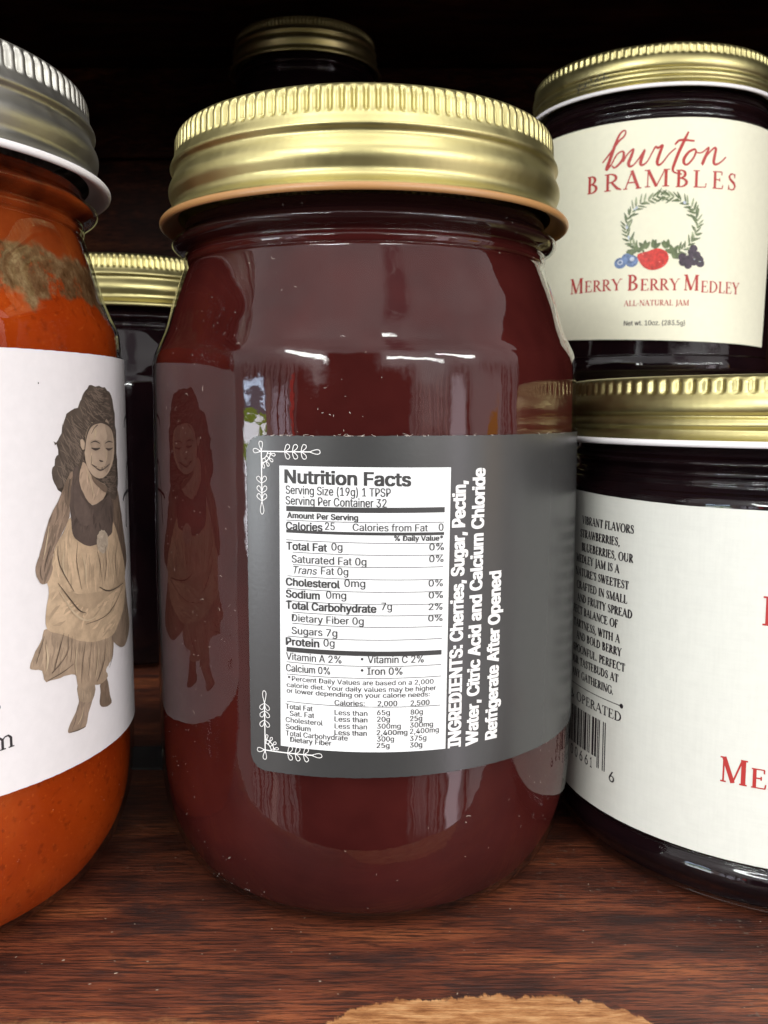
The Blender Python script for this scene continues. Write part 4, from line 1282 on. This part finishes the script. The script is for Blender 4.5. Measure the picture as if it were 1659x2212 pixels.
def leafp(u, v, ang, ln, wd, mi):
    o = []
    for i in range(10):
        q = 2 * math.pi * i / 10
        lx = ln / 2 + ln / 2 * math.cos(q)
        ly = wd * math.sin(q) * (1.0 - 0.35 * math.cos(q))
        o.append((u + lx * math.cos(ang) - ly * math.sin(ang), v + lx * math.sin(ang) + ly * math.cos(ang)))
    p.face(o, mi)


for k in range(44):
    th = R(-62 + 304 * k / 43)
    u, v = cx + rx * math.cos(th), cy + ry * math.sin(th)
    tang = math.atan2(ry * math.cos(th), -rx * math.sin(th))
    if th > R(90):
        tang += math.pi
    for sgn in (1, -1):
        mi = 0 if g.random() < 0.65 else 1
        leafp(u + g.uniform(-.03, .03), v + g.uniform(-.02, .02), tang + sgn * g.uniform(0.45, 0.95) * (1 if th < R(90) else 1), g.uniform(0.19, 0.30), g.uniform(0.021, 0.036), mi)
for k in range(9):
    th = R(g.choice((15, 50, 110, 175, 205, 215, 140)) + g.uniform(-6, 6))
    u, v = cx + rx * math.cos(th) * 0.98, cy + ry * math.sin(th) * 0.97
    p.face([(u + 0.035 * math.cos(R(a)), v + 0.04 * math.sin(R(a))) for a in range(0, 360, 40)], 5)


def blob(u, v, a, b, mi, n=14, j=0.0):
    p.face([(u + a * math.cos(2 * math.pi * i / n) * (1 + g.uniform(-j, j)), v + b * math.sin(2 * math.pi * i / n) * (1 + g.uniform(-j, j))) for i in range(n)], mi)


p.bm.verts.index_update()
n_leaf = len(p.bm.verts)
for u, v in ((-1.2, 12.80), (-1.02, 12.86), (-0.82, 12.87), (-0.5, 12.86), (-0.36, 12.76), (-0.3, 12.62), (-1.28, 12.72)):
    for q in range(3):
        leafp(u, v, g.uniform(0.2, 2.9), 0.2, 0.05, 0)
blob(-1.58, 12.57, 0.145, 0.125, 3)
blob(-1.31, 12.60, 0.15, 0.135, 3)
blob(-1.43, 12.68, 0.12, 0.10, 3)
blob(-1.585, 12.585, 0.07, 0.06, 5)
blob(-1.30, 12.645, 0.055, 0.05, 5)
blob(-1.58, 12.585, 0.04, 0.035, 3)
p.face(soft_poly([(-1.18, 12.74), (-0.95, 12.80), (-0.72, 12.86), (-0.52, 12.78), (-0.46, 12.62), (-0.56, 12.46), (-0.78, 12.38), (-0.98, 12.42), (-1.12, 12.56)], 3), 2)
for k in range(26):
    u, v = g.uniform(-1.1, -0.55), g.uniform(12.46, 12.76)
    p.face([(u + 0.009 * math.cos(a), v + 0.012 * math.sin(a)) for a in (0, 1.3, 2.6, 3.9, 5.2)], 6)
p.ribbon(soft_line([(-0.86, 12.74, 0.02), (-0.80, 12.62, 0.03), (-0.84, 12.48, 0.02)]), 6)
for u, v in ((0.02, 12.62), (-0.12, 12.54), (0.14, 12.55), (0.28, 12.60), (0.0, 12.48), (0.08, 12.76), (-0.14, 12.66), (0.2, 12.70), (0.30, 12.52), (0.12, 12.84)):
    blob(u, v, 0.10, 0.09, 4, 12, 0.08)
for k in range(14):
    u, v = g.uniform(-0.15, 0.32), g.uniform(12.45, 12.8)
    p.face([(u + 0.012 * math.cos(a), v + 0.012 * math.sin(a)) for a in (0, 1.3, 2.6, 3.9, 5.2)], 5 if k > 3 else 1)
for v in list(p.bm.verts)[n_leaf:]:            # the fruit group a little larger
    v.co.x = -0.64 + (v.co.x + 0.64) * 1.16
    v.co.y = 12.60 + (v.co.y - 12.60) * 1.22
M_SEED, _, _ = mat('seed_print', (0.85, 0.45, 0.35), 0.5)
p.wrap('wreath_print', RU - 0.03, [M_LEAF, M_LEAF2, M_BERRY_RED, M_BERRY_BLUE, M_BERRY_BLACK, M_BERRY_PALE, M_SEED], label, 0.018, False, UZ)
# stamped date code on the lid
p = Print(0.1)
for k in range(60):
    u, v = g.uniform(-3.2, -2.2), 17.62 + g.uniform(-0.13, 0.13)
    v += 0.12 * (u + 2.7)
    p.face([(u + 0.022 * math.cos(a), v + 0.022 * math.sin(a)) for a in (0, 1.6, 3.1, 4.7)])
o = p.wrap('date_stamp', 3.628, M_BLACK_INK, [c for c in jar4.children if c.name.startswith('lid')][0], 0.012, False, UZ)
o['kind'] = 'stuff'
# ------------------------------------------------------------------ 5. jars further back
jar6 = thing('jam_jar', -9.0, 14.9, 0, 'dark jar with gold lid standing behind the gap between orange and red jars', 'jar', 'dark jars at the back of the shelf')
pint(jar6, M_DARK, M_GOLD, M_GOLD, seg=112)


def copy_tree(src, name, loc, label):
    c = src.copy()
    c.name = name
    SC.collection.objects.link(c)
    c.location = tuple(v * CM for v in loc)
    c['label'] = label
    for ch in src.children:
        if ch.name.startswith('paper_label'):
            continue
        d = ch.copy()
        SC.collection.objects.link(d)
        d.parent = c
        for gch in ch.children:
            e = gch.copy()
            SC.collection.objects.link(e)
            e.parent = d
    return c


c7 = copy_tree(jar6, 'jam_jar', (-3.9, 30.0, 0), 'dark jar at the back of the shelf carrying another jar on its lid')
c7.scale = (1, 1, 0.982)
copy_tree(jar6, 'jam_jar', (-3.9, 30.0, 13.10), 'dim gold-lidded jar stacked highest at the back of the shelf')

card = slab('paper_card', -6.6, 3.3, 0.004, -4.6, 4.7, 0.05, M_GREY_LABEL)
del card['kind']
tag(card, 'small grey card lying on the shelf in the gap behind the jars', 'card')
